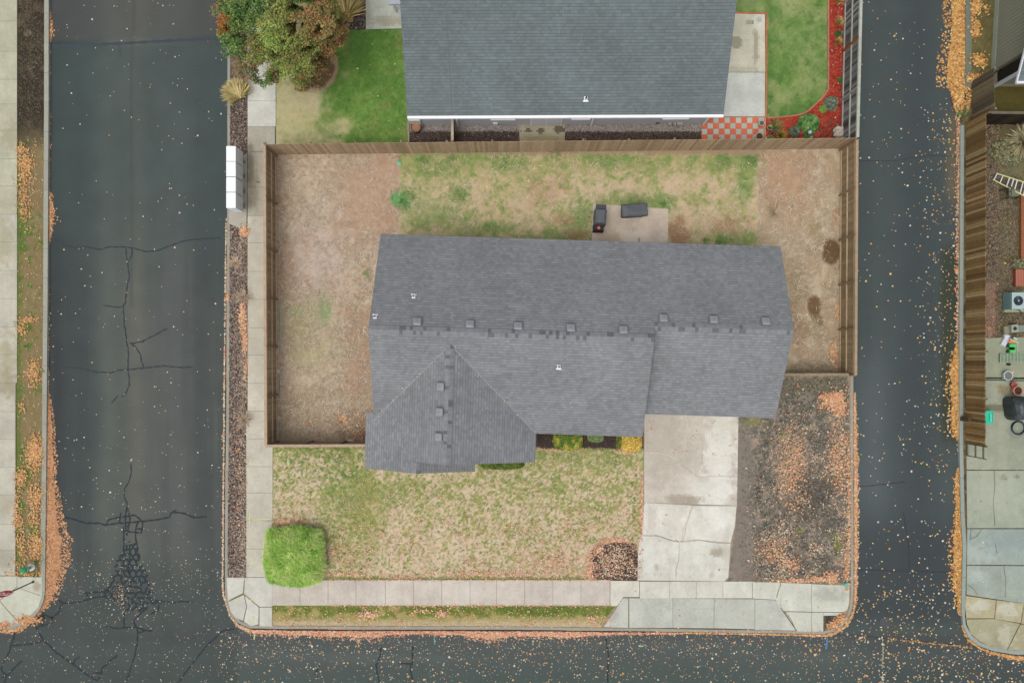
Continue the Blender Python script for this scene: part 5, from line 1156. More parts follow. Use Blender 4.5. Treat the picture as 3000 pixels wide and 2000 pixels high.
# white sack with a blunt end
m1 = MB(); q = P(2945, 996, .12); m1.box((q[0]-.02, q[1]-.08, .09), (.3, .5, .13), A(206, 208, 218), rz=R(-28), taper=.9); m1.blob((q[0]+.1, q[1]+.2, .1), (.17, .14, .09), A(204, 210, 222), 3, .1, nu=14, nv=8); tag(m1.build('sack', M_plas), 'white sack lying on the concrete next to the bright green chair parts', 'sack')
t_ = thing('toy_cart', P(2968, 1015), 'bright green two-part plastic garden seat with an orange bowl behind it', 'garden seat')
for py, nm in ((1012, 'seat'), (1029, 'backrest')): m1 = MB(); q = P(2967.5, py, .35); m1.box((q[0], q[1], .33), (.33, .16, .06), A(62, 206, 84), taper=.92); m1.box((q[0]-.12, q[1], .16), (.06, .15, .3), A(10, 82, 50)); m1.box((q[0]+.12, q[1], .16), (.06, .15, .3), A(10, 82, 50)); m1.build(nm, M_plas, t_)
m1 = MB(); q = P(2966, 1020, .2); m1.box((q[0], q[1], .18), (.2, .2, .08), A(18, 40, 38)); m1.cyl((q[0]+.2, q[1]+.2, .3), (q[0]+.22, q[1]-.2, .3), .015, .015, A(180, 190, 190), 8); m1.build('frame', M_metal, t_)
m1 = MB(); q = P(2964, 1001, .25); m1.blob((q[0], q[1], .22), (.18, .09, .07), A(238, 132, 84), 2, .06, nu=16, nv=8); m1.build('bowl', M_plas, t_)
m1 = MB(); m1.cyl(P(2958, 993, .3), P(2984, 1004, .34), .02, .02, A(206, 226, 206), 6); m1.box(P(2974, 992, .2), (.2, .1, .05), A(196, 206, 182), rz=-.6); tag(m1.build('garden_stake', M_plas), 'pale green stake propped above the orange bowl', 'stake')
# wire shelf
t_ = thing('wire_shelf', P(2965, 1048), 'pale green wire shelf rack lying on the concrete', 'shelf')
m1 = MB(); z = .12
for x in list(range(2931, 3012, 10)): m1.cyl(P(x, 1035, z), P(x, 1061, z), .012, .012, A(176, 200, 172), 6)
for x in range(2931, 3012, 2): m1.cyl(P(x, 1035, z-.02), P(x, 1061, z-.02), .005, .005, A(140, 166, 146), 4)
for y in (1035, 1042, 1048, 1055, 1061): m1.cyl(P(2929, y, z), P(3012, y, z), .012, .012, A(176, 200, 172), 6)
m1.build('grid', M_plas, t_)
m1 = MB(); m1.cyl(P(2929, 1035, z), P(2929, 1061, z), .02, .02, A(70, 96, 84), 8)
for x, y in ((2931, 1036), (2931, 1060), (3008, 1036), (3008, 1060)): m1.cyl(P(x, y, z), (*P(x, y, z)[:2], .03), .015, .015, A(90, 120, 104), 6)
m1.build('frame', M_plas, t_)
m1 = MB(); q = P(2958, 1067, .15); m1.blob((q[0], q[1], .08), (.12, .07, .07), A(34, 32, 42), 3, .1, nu=14, nv=8); tag(m1.build('shoe', M_cloth), 'small black rounded object below the wire shelf', 'shoe')
t_, q = pot(2954, 1100, .24, .3, (190, 210, 212), 'chipped white and blue bucket near the dark threshold line', (120, 120, 110), 'bucket', 'bucket', mat=M_plas)
t_, q = pot(2983, 1144, .24, .4, (208, 150, 124), 'terracotta pot with pale pink rim and brown soil', (84, 58, 48), group='terracotta pots')
m1 = MB(); q = P(2970, 1126, .2); m1.lathe([(0, 0), (.11, 0), (.16, .22), (.15, .24), (0, .24)], (q[0], q[1], 0), A(160, 84, 62), 20); tag(m1.build('plant_pot', M_clay), 'upturned dark orange clay pot behind the pink-rimmed pot', 'pot', 'terracotta pots')
# threshold line: two long dark pipes
for dy, lab in ((1107, 'upper thin black rail lying across the concrete yard'), (1113, 'lower black rail across the concrete yard, touching the board fence')):
    m1 = MB(); m1.cyl((*P(2884, dy-1)[:2], .05), (*P(3050, dy+3)[:2], .05), .022, .022, A(44, 46, 44), 8); tag(m1.build('rail', M_metal), lab, 'rail')
# big black covered grill and hose coil, green bin
gx, gy, _ = P(2992, 1196, .8); t_ = thing('covered_grill', (gx, gy, 0), 'large black shiny covered barbecue at the right edge of the concrete yard', 'barbecue')
m1 = MB(); loft(m1, [rring(gx, gy, z, lx, ly, R(8), wob=.14, sd_=9) for z, lx, ly in ((.05, .42, .6), (.4, .44, .62), (.8, .46, .6), (.95, .4, .5), (1.1, .26, .36), (1.15, .14, .22))], A(50, 58, 60)); m1.build('cover', M_plas, t_)
m1 = MB(); q = P(2965, 1195, .5); m1.box((q[0]-.02, q[1], .5), (.1, .03, .03), A(30, 34, 36)); m1.build('handle', M_plas, t_)
m1 = MB(); q = P(2983, 1253, .08)
for k_, (rr, zz_) in enumerate(((.36, .03), (.33, .06), (.37, .09), (.34, .12))):
    m1.tube([(q[0]+rr*math.cos(R(a)), q[1]+rr*math.sin(R(a)), zz_) for a in range(0, 361, 12)], .022, A(38, 38, 52), 6)
m1.tube([(*P(2955+t*9, 1268+math.sin(t/5*math.pi)*14)[:2], .02) for t in range(6)], .014, A(44, 44, 50), 6)
tag(m1.build('hose_coil', M_plas), 'coiled dark garden hose ring on the concrete below the black barbecue', 'hose')
t_ = thing('storage_bin', P(2895, 1222), 'bright turquoise lidded plastic bin beside the dark board fence', 'bin')
q = P(2896, 1222, .5); m1 = MB(); m1.box((q[0], q[1], .24), (.44, .62, .46), A(20, 176, 140), taper=1.08); m1.build('body', M_plas, t_)
m1 = MB(); m1.box((q[0], q[1], .48), (.5, .68, .05), A(28, 200, 160)); m1.box((q[0]+.12, q[1]-.02, .51), (.1, .44, .02), A(92, 214, 184)); m1.box((q[0]+.2, q[1], .512), (.02, .6, .025), A(10, 160, 130)); m1.box((q[0]+.04, q[1]-.02, .512), (.015, .44, .025), A(10, 160, 130)); m1.build('lid', M_plas, t_)
# ================================================================ PLANTS
def shrub(name, label, cat, c, rad, n, leaf, cols, group=None, sq=1.0, blade=False, top=None, jitter=.12, core=(50, 60, 34), sparse=0, flat=.0):
    """a crown of separate leaves filling the outer shell of a lumpy rounded body, on a short woody stem"""
    t_ = thing(name, (c[0], c[1], 0), label, cat, group)
    d_ = RS.normal(size=(n, 3)); d_ /= np.linalg.norm(d_, axis=1)[:, None]; d_[:, 2] = np.abs(d_[:, 2])*1.0-.1
    if sq > 1:      # squarish plan
        m_ = np.maximum(np.abs(d_[:, 0]), np.abs(d_[:, 1]))/np.hypot(d_[:, 0], d_[:, 1]).clip(1e-3); f_ = 1/np.clip(m_, .7, 1); k_ = (1/np.clip(m_, .7, 1)); d_[:, :2] *= (1+(k_-1)*(sq-1))[:, None]
    lump = vn(d_[:, 0]*2.2+9, d_[:, 1]*2.2+d_[:, 2]*2+5, 71)*.6+vn(d_[:, 0]*5+9, d_[:, 1]*5+d_[:, 2]*4+5, 72)*.4
    r_ = (1-jitter+lump*jitter*2)*(1-RS.rand(n)**2*.35)
    pos = np.stack([c[0]+d_[:, 0]*rad[0]*r_, c[1]+d_[:, 1]*rad[1]*r_, c[2]+d_[:, 2]*rad[2]*r_*1.0], 1); pos[:, 2] = np.maximum(pos[:, 2], .02)
    cols = np.array([A(*q) for q in cols]); cl = vn(pos[:, 0]*4/max(rad[0], .3)+3, pos[:, 1]*4/max(rad[0], .3)+7+pos[:, 2], 73)
    idx = np.clip((cl*.75+RS.rand(n)*.35)*len(cols), 0, len(cols)-1).astype(int)
    cc = cols[idx]*(RS.uniform(.82, 1.2, n))[:, None]
    yaw = np.arctan2(d_[:, 1], d_[:, 0])+RS.normal(0, .9, n)
    if blade: cc = cc*(1+.35*(vn(pos[:, 0]*7, pos[:, 1]*7, 76)-.5))[:, None]
    if blade: scatter('foliage', BLADE, pos, RS.uniform(.7, 1.3, n)*leaf, cc, M_fol, parent=t_, yaw=yaw, pitch=RS.normal(.15, .35, n))
    else: scatter('foliage', OVAL, pos, RS.uniform(.7, 1.3, n)*leaf, cc, M_fol, tilt=.5, parent=t_, yaw=yaw)
    m1 = MB(); m1.cyl((c[0], c[1], 0), (c[0], c[1], max(c[2]+.3*rad[2], .15)), .05, .03, A(110, 90, 70), 8)
    for i in range(5):
        a = 2*math.pi*i/5+.3; m1.cyl((c[0], c[1], .05), (c[0]+math.cos(a)*rad[0]*.55, c[1]+math.sin(a)*rad[1]*.55, c[2]+.35*rad[2]), .03, .012, A(110, 90, 70), 6)
    m1.build('stem', M_wood, t_)
    return t_
# inner dense mass helps a shrub hide the ground
def core(par, c, rad, col, seed=1):
    m1 = MB(); m1.blob(c, rad, A(*col), seed, .12, 1.6, 24, 14, .02); m1.build('inner_growth', M_fol, par)
# the big square-ish bright green bush
bc = P(856, 1634, .8); t_ = shrub('clipped_bush', 'large rounded-square bright green bush spilling over the pavement corner', 'bush', (bc[0], bc[1], .35), (1.56, 1.52, .9), 34000, .2, [(126, 172, 72), (160, 204, 92), (180, 218, 106), (198, 226, 124), (216, 230, 148)], sq=1.6, blade=True, jitter=.05)
core(t_, (bc[0], bc[1], .3), (1.34, 1.32, .72), (112, 152, 72))
# the tree
tb = P(908, 190); tx, ty = tb[0], tb[1]
tree = thing('maple_tree', (tx, ty, 0), 'broad autumn maple with green and rusty red leaves over the west pavement', 'tree')
m1 = MB(); m1.cyl((tx, ty, 0), (tx-.2, ty+.1, 1.6), .17, .13, A(120, 100, 84), 12); m1.build('trunk', M_wood, tree)
cl_ = []; rr = np.random.RandomState(5)
limbs = MB(); top0 = Vector((tx-.2, ty+.1, 1.6))
# lobes given as: pixel, height, radius (m), colour family
lobes = [(700, 30, 4.6, .95, 0), (690, 110, 4.4, .85, 0), (668, 85, 4.2, .5, 3), (735, 190, 3.7, .75, 1), (770, 225, 3.3, .5, 0), (760, 60, 5.0, .7, 0), (790, 150, 4.6, .9, 2), (830, 60, 5.6, 1.1, 2), (815, 110, 5.6, .8, 4),
         (870, 20, 5.2, 1.0, 0), (905, 80, 5.4, 1.0, 3), (880, 150, 5.2, 1.0, 2), (950, 110, 4.5, .85, 3), (985, 100, 3.8, .6, 3), (930, 170, 4.0, .8, 5), (880, 205, 3.4, .75, 2), (840, 190, 4.1, .7, 4), (915, 20, 5.0, .9, 3), (860, -40, 5.4, 1.2, 0), (760, -40, 5.2, 1.2, 0), (930, -50, 4.8, 1.1, 3),
         (930, 215, 2.2, .7, 5), (895, 235, 1.8, .6, 5), (945, 225, 1.7, .55, 5), (690, -30, 4.6, 1.0, 1), (1000, 60, 3.6, .5, 3), (800, 215, 3.0, .5, 1), (745, 120, 4.4, .45, 1), (660, 20, 4.2, .6, 1), (960, 40, 4.4, .7, 2)]
fam = [[(98, 132, 68), (116, 150, 78), (84, 118, 60), (134, 158, 84)], [(116, 138, 84), (146, 142, 92), (168, 136, 100), (100, 130, 74)], [(138, 150, 78), (152, 156, 84), (122, 136, 70), (158, 140, 82)], [(160, 132, 82), (172, 134, 88), (134, 138, 76), (178, 120, 86), (122, 136, 72)], [(152, 176, 88), (164, 184, 98), (138, 164, 80)], [(142, 124, 78), (156, 122, 82), (130, 116, 72), (150, 134, 86)]]
PP = []; CC = []; YY = []
for i, (px, py, z, r_, f_) in enumerate(lobes):
    q = np.array(P(px, py, z)); n = int(6600*r_**2)
    d_ = rr.normal(size=(n, 3)); d_ /= np.linalg.norm(d_, axis=1)[:, None]
    lump = .62+.75*vn(d_[:, 0]*2.4+i*3, d_[:, 1]*2.4+d_[:, 2]*2.4+i, 80)
    rad = r_*lump*(rr.rand(n)**.4)
    pos = q+d_*rad[:, None]*np.array([1, 1, .75])
    # ragged: drop leaves where a 3-d noise is low
    keep = vn(pos[:, 0]*2.6+40, pos[:, 1]*2.6+pos[:, 2]*1.9+60, 81) > .3
    pos = pos[keep]; fa = np.array([A(*c_) for c_ in fam[f_]])
    ci = np.clip((vn(pos[:, 0]*3.2+5, pos[:, 1]*3.2+5+pos[:, 2], 82)*.8+rr.rand(len(pos))*.3)*len(fa), 0, len(fa)-1).astype(int)
    cc = fa[ci]*rr.uniform(.7, 1.3, (len(pos), 1)); red = rr.rand(len(pos)) < .025; cc[red] = A(196, 116, 80)
    PP.append(pos); CC.append(cc)
    e_ = Vector(q); mid = top0.lerp(e_, .5)+Vector((0, 0, .35)); limbs.cyl(top0, mid, .07, .045, A(110, 92, 78), 7); limbs.cyl(mid, e_, .045, .015, A(110, 92, 78), 6)
    for _ in range(4):
        d2 = Vector(rr.normal(size=3)).normalized()*r_*.8; limbs.cyl(e_.lerp(mid, .2), e_+d2, .015, .006, A(110, 92, 78), 5)
limbs.build('limb', M_wood, tree)
PP = np.concatenate(PP); CC = np.concatenate(CC)
tone_ = .80+.42*vn(PP[:, 0]*1.5+3, PP[:, 1]*1.5+PP[:, 2]*1.2+8, 84)*1.0; CC = CC*tone_[:, None]
og = ((PP-np.array(P(665, 78, 4.3)))**2).sum(1) < .42; CC[og] = np.array([A(178, 116, 58), A(168, 128, 62), A(188, 100, 50)])[rr.randint(0, 3, og.sum())]*rr.uniform(.8, 1.1, (og.sum(), 1))
# openings between the limbs where the pavement shows
gx_ = np.stack(PX(PP[:, 0], PP[:, 1], PP[:, 2]), 1) if False else np.stack([1500+PP[:, 0]*F/(H-PP[:, 2]), 1060-PP[:, 1]*F/(H-PP[:, 2])], 1)
kp = np.ones(len(PP), bool)
for a_, b_, w__ in (((738, 24), (778, 56), 3), ((728, 78), (786, 94), 2), ((756, 196), (790, 186), 6), ((738, 210), (775, 226), 5)):
    a_ = np.array(a_); b_ = np.array(b_); t_ = np.clip(((gx_-a_)@(b_-a_))/((b_-a_)@(b_-a_)), 0, 1); d_ = np.linalg.norm(gx_-(a_+t_[:, None]*(b_-a_)), axis=1)+rr.normal(0, 5, len(PP)); kp &= d_ > w__
PP = PP[kp]; CC = CC[kp]
scatter('crown', OVAL, PP, RS.uniform(.06, .12, len(PP)), CC, M_leaf, tilt=.6, parent=tree)
# bushes by the house front
for px, py, rx, ry, h, n, cols, lab in (
    (1665, 1291, .82, .56, .55, 7000, [(70, 112, 44), (96, 132, 52), (150, 156, 62), (196, 184, 84)], 'green bush speckled with yellow leaves under the front eave'),
    (1746, 1272, .46, .45, .4, 3000, [(112, 138, 84), (130, 152, 98), (98, 124, 74)], 'small round sage green bush under the front eave'),
    (1851, 1297, .62, .50, .5, 6000, [(226, 190, 84), (240, 208, 108), (206, 170, 70), (244, 220, 130)], 'golden yellow bush at the corner beside the driveway'),
    (1815, 1292, .16, .42, .35, 900, [(100, 118, 52), (130, 140, 60)], 'thin dark green plant at the left side of the golden bush'),
    (1468, 1361, 1.25, .30, .5, 6000, [(92, 112, 42), (112, 130, 52), (78, 100, 36)], 'long low dark green hedge tucked under the front gable eave')):
    q = P(px, py, h); shrub('garden_bush', lab, 'bush', (q[0], q[1], .12), (rx, ry, h), n, .08, cols, sq=1.4, jitter=.06)
# bed plants
for px, py, r_, h, n, cols, lab, leaf in (
    (2441, 297, .38, .5, 4200, [(112, 130, 108), (140, 152, 128), (86, 108, 92), (170, 164, 132)], 'round grey-green shrub with pale tips in the red bark bed', .06),
    (2330, 382, .30, .4, 2600, [(96, 112, 88), (124, 134, 104), (76, 92, 74)], 'smaller grey-green shrub beside the flowering bush', .055),
    (2378, 356, .55, .7, 3600, [(58, 104, 48), (86, 134, 66), (112, 156, 84), (140, 172, 104)], 'leafy green bush with a few white blooms near the fence corner', .12),
    (2372, 400, .26, .35, 900, [(72, 112, 48), (106, 140, 60)], 'low green plant in front of the glass ball', .09),
    (2413, 318, .2, .2, 500, [(110, 150, 66), (136, 164, 78)], 'small bright green plant at the foot of the round shrub', .09),
    (2457, 97, .17, .2, 500, [(84, 120, 60), (70, 108, 54)], 'small dark green cushion plant between two straw clumps', .05),
    (2469, 96, .12, .2, 300, [(106, 126, 104), (128, 140, 120)], 'tiny blue-green plant right of the green cushion', .05),
    (2463, 233, .14, .18, 400, [(66, 112, 48), (80, 130, 56)], 'tiny green plant by the grey fence above the round shrub', .06),
    (2257, 410, .3, .3, 900, [(86, 116, 56), (120, 140, 72)], 'low green plant against the long fence beside the tiles', .08),
    (2256, 370, .07, .34, 200, [(126, 156, 92), (140, 168, 104)], 'little succulent in the brown pot', .06)):
    q = P(px, py, h*.8); shrub('garden_plant', lab, 'plant', (q[0], q[1], .05+(.25 if 'pot' in lab else 0)), (r_, r_, h if 'pot' not in lab else .1), n, leaf, cols, jitter=.16)
q = P(2378, 356, .7); pp = np.array([(q[0]+RS.normal(0, .3), q[1]+RS.normal(0, .3), .75) for _ in range(12)])
def tuft(name, label, cat, px, py, h, r_, n, cols, group=None, width=1.0, lean=0, z0=0, pm=1.0, az=None):
    q = P(px, py, h*.4); t_ = thing(name, (q[0], q[1], 0), label, cat, group)
    a = RS.uniform(0, 2*np.pi, n) if az is None else RS.normal(R(az), .55, n); rr_ = RS.rand(n)*r_*.35
    pos = np.stack([q[0]+np.cos(a)*rr_, q[1]+np.sin(a)*rr_, np.full(n, .02+z0)], 1)
    cols = np.array([A(*c_) for c_ in cols]); cc = cols[RS.randint(0, len(cols), n)]*RS.uniform(.8, 1.15, (n, 1))
    pit = RS.uniform(.2, 1.15, n)*pm if az is None else RS.uniform(.15, .9, n)
    ob = scatter('blades', BLADE if width >= 1 else STRAW, pos, RS.uniform(.6, 1.15, n)*h*1.25, cc, M_fol, parent=t_, yaw=a+RS.normal(0, .3, n)+lean, pitch=pit); return t_
tuft('ornamental_grass', 'straw-coloured grass clump leaning over the west kerb below the tree', 'ornamental grass', 700, 282, .72, .5, 900, [(214, 188, 124), (200, 182, 118), (176, 166, 104), (226, 204, 148)], width=.5, az=115)
tuft('ornamental_grass', 'tall straw and green grass clump in dark bark right of the tree', 'ornamental grass', 1008, 42, 1.1, .7, 1300, [(212, 184, 120), (190, 174, 108), (166, 162, 92), (222, 196, 134)], width=.5, az=100)
for px, py, lab in ((2457, 3, 'topmost yellow straw clump in the red bark, cut by the photo edge'), (2456, 66, 'yellow straw clump second from the top in the red bark'), (2454, 125, 'pale straw clump below the green cushion in the red bark')):
    tuft('dry_perennial', lab, 'dried plant', px, py, .3, .25, 110, [(214, 180, 104), (226, 192, 126), (196, 160, 86)], group='straw clumps in the red bark')
tuft('ornamental_grass', 'wispy olive grass clump beside the brown pot', 'ornamental grass', 2272, 370, .4, .3, 220, [(150, 132, 76), (172, 150, 94), (128, 124, 66)], width=.5)
tuft('dry_perennial', 'yellow-green leafy clump at the fence below the grass', 'dried plant', 2287, 398, .3, .35, 160, [(200, 160, 70), (176, 166, 76), (150, 150, 70)])
tuft('ornamental_grass', 'pale arching grass clump at the right edge above the ladder', 'ornamental grass', 3004, 415, .8, .5, 700, [(206, 190, 146), (180, 174, 126), (218, 204, 168)], width=.5)
for px, py, r_, lab in ((2955, 440, .9, 'wide grey-green ground shrub in the east yard above the ladder'), (2992, 770, .35, 'pale leafy plant above the orange crate')):
    q = P(px, py, .3); shrub('yard_plant', lab, 'shrub', (q[0], q[1], .04), (r_, r_*.8, .4), int(5000*r_), .1, [(112, 118, 82), (140, 136, 100), (158, 148, 116), (90, 104, 64), (170, 160, 124)], jitter=.3)
# dry shrub twigs in the west verge strip
for px, py, lab in ((712, 870, 'bare pale twiggy shrub in the bark strip with orange leaves caught in it'), (716, 1230, 'low straw twig clump at the right side of the bark strip'), (690, 770, 'spidery dry twig clump in the bark strip below the mailboxes')):
    tuft('dry_shrub', lab, 'dried plant', px, py, .42, .5, 110, [(214, 186, 160), (196, 170, 144), (226, 204, 182)], width=.5)
tuft('dry_shrub', 'bleached dry grass clump by the right fence in the back garden', 'dried plant', 2272, 620, .45, .3, 90, [(200, 178, 146), (214, 190, 160)], width=.5)

# ================================================================ LOOSE STUFF: grass, straw, bark, gravel, leaves
def pts_in(x0, y0, x1, y1, n): return RS.uniform(x0, x1, n), RS.uniform(y0, y1, n)
def under_ok(X, Y):        # keep off paving and out from under the main roof
    bad = inpoly(X, Y, [(1110, 712), (2235, 735), (2235, 1190), (1880, 1190), (1880, 1230), (1560, 1230), (1560, 1310), (1100, 1330), (1100, 1180)])
    for r_ in ((1733, 600, 1958, 760), (725, -100, 806, 1692), (797, 1699, 2500, 1773), (1868, 1205, 2160, 1710)): bad |= (X > r_[0]) & (X < r_[2]) & (Y > r_[1]) & (Y < r_[3])
    return ~bad
def gpos(X, Y, z): return np.stack([(X-1500)*H/F, -(Y-1060)*H/F, np.broadcast_to(z, X.shape)], 1)
# grass blades on every lawn, coloured like the turf they grow from
GPn = []; GCn = []
for (x0, y0, x1, y1, n) in ((1172, 445, 2228, 740, 70000), (797, 1306, 1886, 1700, 100000), (797, 1773, 1800, 1836, 18000), (808, -10, 1200, 424, 42000), (2140, -10, 2430, 345, 32000), (46, 330, 126, 1690, 18000), (2850, -10, 2925, 240, 5000), (2900, 255, 3010, 335, 4000), (2900, 380, 3010, 520, 4000)):
    X, Y = pts_in(x0, y0, x1, y1, n); c_, k_ = field(X, Y)
    green = c_[:, 1]-c_[:, 0]; ok = (k_ == LAWN) & under_ok(X, Y) & (RS.rand(n) < np.clip(.35+green/40, .12, 1)); X, Y, c_ = X[ok], Y[ok], c_[ok]
    f_ = fbm(X, Y, 7, 2, 90)
    c_ = c_*(.84+.36*f_+RS.normal(0, .07, len(X)))[:, None]
    GPn.append(gpos(X, Y, 0.0)); GCn.append(lin(np.clip(c_, 0, 255))/K)
G_ = np.concatenate(GPn); tag(scatter('grass', BLADE, G_, RS.uniform(.05, .1, len(G_)), np.concatenate(GCn), M_fol, yaw=None, pitch=RS.uniform(-.1, .8, len(G_))), 'short patchy lawn grass around the houses and on the verges', 'grass', kind='stuff')
# coarse weeds: taller darker tufts
wp = []; wc = []
for px, py, n, r_ in ((1175, 583, 700, 24), (1185, 455, 160, 12), (1240, 465, 160, 12), (1317, 460, 220, 14), (1345, 570, 400, 24), (2205, 470, 260, 16), (2190, 545, 300, 20), (2125, 470, 220, 16), (1480, 470, 200, 16), (1630, 455, 200, 14), (1860, 594, 300, 20), (1945, 592, 300, 14), (1880, 470, 200, 20), (2068, 703, 120, 6), (2105, 708, 180, 9), (2135, 708, 140, 8), (1730, 630, 260, 14), (1420, 685, 260, 30), (1660, 688, 200, 30), (1390, 687, 160, 20), (94, 1290, 60, 6), (2810+10, 335, 260, 12), (115, 1640, 300, 10), (95, 905, 60, 8), (52, 950, 60, 8), (118, 1090, 140, 8), (75, 1310, 100, 10), (1010, 1330, 300, 40), (1075, 800, 90, 9), (870, 1345, 200, 40)):
    n = int(n*.6); X = px+RS.normal(0, r_*.85, n); Y = py+RS.normal(0, r_*.7, n); kp = fbm(X, Y, 9, 2, 96) > .42; X, Y = X[kp], Y[kp]; n = len(X); wp.append(gpos(X, Y, 0.0))
    wc.append(np.array([A(118, 156, 84), A(98, 142, 72), A(138, 172, 98), A(108, 158, 104)])[RS.randint(0, 4, n)]*RS.uniform(.8, 1.15, (n, 1)))
wp = np.concatenate(wp); tag(scatter('weeds', BLADE, wp, RS.uniform(.1, .2, len(wp)), np.concatenate(wc), M_fol, pitch=RS.uniform(0, .8, len(wp))), 'clumps of coarse green weeds scattered through the back garden', 'weeds', kind='stuff')
# straw on the dry ground
SP = []; SCc = []
for (x0, y0, x1, y1, n, br) in ((812, 450, 1172, 1300, 24000, 1.0), (2226, 445, 2478, 1098, 12000, 1.0), (2160, 1100, 2488, 1700, 6000, .7), (1175, 450, 2226, 735, 5000, 1.0), (700, 640, 724, 1690, 1500, .95), (2885, 360, 3010, 985, 5000, .62), (800, 1310, 1885, 1695, 5000, 1.0)):
    X, Y = pts_in(x0, y0, x1, y1, n); ok = under_ok(X, Y) & (RS.rand(n) < sm(.3, .6, fbm(X, Y, 40, 3, 91)*.6+fbm(X, Y, 12, 2, 92)*.4)+.05); X, Y = X[ok], Y[ok]
    ok = ~((X > 1000) & (X < 1180) & (Y < 680) & (RS.rand(len(X)) < .7)); X, Y = X[ok], Y[ok]
    ok = ~(((np.hypot((X-2435)/28, (Y-737)/40) < 1) | (np.hypot((X-2385)/22, (Y-900)/36) < 1)) & (RS.rand(len(X)) < .9)); X, Y = X[ok], Y[ok]
    SP.append(gpos(X, Y, .01)); SCc.append(np.array([A(228, 212, 188), A(214, 196, 168), A(200, 178, 150), A(234, 220, 200), A(180, 158, 132)])[RS.randint(0, 5, len(X))]*RS.uniform(.8, 1.1, (len(X), 1))*br**2)
for px, py, n, r_ in ((1010, 478, 260, 26), (1050, 476, 200, 20), (1060, 470, 120, 14), (850, 490, 90, 20), (1090, 1170, 260, 26), (1025, 1180, 160, 20), (900, 860, 150, 24), (930, 880, 150, 20), (990, 1170, 100, 20), (2455, 1235, 60, 20)):
    X = px+RS.normal(0, r_, n); Y = py+RS.normal(0, r_*.45, n); SP.append(gpos(X, Y, .02)); SCc.append(np.array([A(220, 204, 178), A(206, 186, 156)])[RS.randint(0, 2, n)]*RS.uniform(.85, 1.1, (n, 1)))
SP = np.concatenate(SP); tag(scatter('straw', STRAW, SP, RS.uniform(.10, .34, len(SP))*1.0, np.concatenate(SCc), M_fol, pitch=RS.uniform(-.05, .35, len(SP))), 'bleached dry grass and straw lying over the bare earth', 'straw', kind='stuff')
# bark chips
BP_ = []; BC = []
def chips(mask_poly, n, cols, sz=None):
    xs = [q[0] for q in mask_poly]; ys = [q[1] for q in mask_poly]; X, Y = pts_in(min(xs), min(ys), max(xs), max(ys), n); ok = inpoly(X, Y, mask_poly); X, Y = X[ok], Y[ok]
    BP_.append(gpos(X, Y, .012)+np.stack([np.zeros(len(X))]*2+[RS.uniform(0, .02, len(X))], 1)); BC.append(np.array([A(*c_) for c_ in cols])[RS.randint(0, len(cols), len(X))]*RS.uniform(.8, 1.15, (len(X), 1)))
dk = [(74, 62, 56), (96, 82, 74), (120, 102, 92), (64, 54, 50), (150, 132, 120), (176, 156, 140)]
chips([(674, 230), (724, 230), (724, 445), (674, 445)], 2600, dk); chips([(674, 660), (724, 655), (722, 1688), (668, 1688)], 15000, dk+[(196, 176, 160)])
chips([(955, -5), (1070, -5), (1070, 84), (1030, 86), (960, 60)], 1800, dk); chips([(1735, 1640), (1760, 1600), (1800, 1588), (1865, 1592), (1866, 1696), (1760, 1696)], 2400, dk[:4])
chips([(1200, 386), (2054, 386), (2054, 424), (1200, 424)], 9000, dk[:4]+[(110, 88, 76)]); chips([(1574, 1262), (1880, 1262), (1880, 1312), (1574, 1312)], 2500, [(70, 58, 54), (92, 76, 70), (60, 50, 46)])
rd = [(186, 70, 52), (160, 56, 44), (206, 92, 66), (140, 48, 40)]
chips([(2430, -5), (2474, -5), (2474, 405), (2250, 410), (2250, 352), (2330, 346), (2360, 338), (2420, 285), (2430, 262)], 9000, rd)
chips([(2885, 366), (2925, 366), (2925, 985), (2885, 985)], 5000, [(96, 82, 62), (130, 112, 88), (70, 62, 48), (160, 136, 110)]); chips([(2925, 560), (2990, 560), (2990, 985), (2925, 985)], 4000, [(110, 98, 70), (140, 124, 92), (80, 72, 52)])
chips([(2886, 830), (2914, 830), (2914, 985), (2886, 985)], 1600, [(170, 126, 106), (150, 108, 90), (186, 146, 120)])
chips([(54, -5), (124, -5), (124, 380), (54, 380)], 1800, [(70, 62, 50), (90, 80, 64), (110, 98, 80)])
chips([(2175, 1110), (2230, 1110), (2230, 1700), (2170, 1700)], 420, [(96, 88, 80), (150, 138, 124), (110, 102, 92)])
chips([(2215, 1110), (2486, 1110), (2488, 1700), (2212, 1700), (2240, 1560), (2206, 1420), (2236, 1300)], 6600, [(76, 74, 68), (96, 92, 84), (126, 118, 106), (66, 64, 58), (84, 92, 70)])
BP_ = np.concatenate(BP_); tag(scatter('bark_chips', CHIP, BP_, RS.uniform(.05, .11, len(BP_)), np.concatenate(BC), M_leaf, tilt=.3), 'bark chips and litter covering the planting beds', 'bark chips', kind='stuff')
X, Y = pts_in(1200, 344, 2054, 388, 12000); GP2 = gpos(X, Y, .008)
tag(scatter('gravel', STONE, GP2, RS.uniform(.03, .07, len(X)), np.array([A(170, 162, 154), A(150, 140, 132), A(196, 188, 178), A(128, 120, 114)])[RS.randint(0, 4, len(X))]*RS.uniform(.85, 1.1, (len(X), 1)), M_stone, tilt=.2), 'grey gravel along the south wall of the north house', 'gravel', kind='stuff')

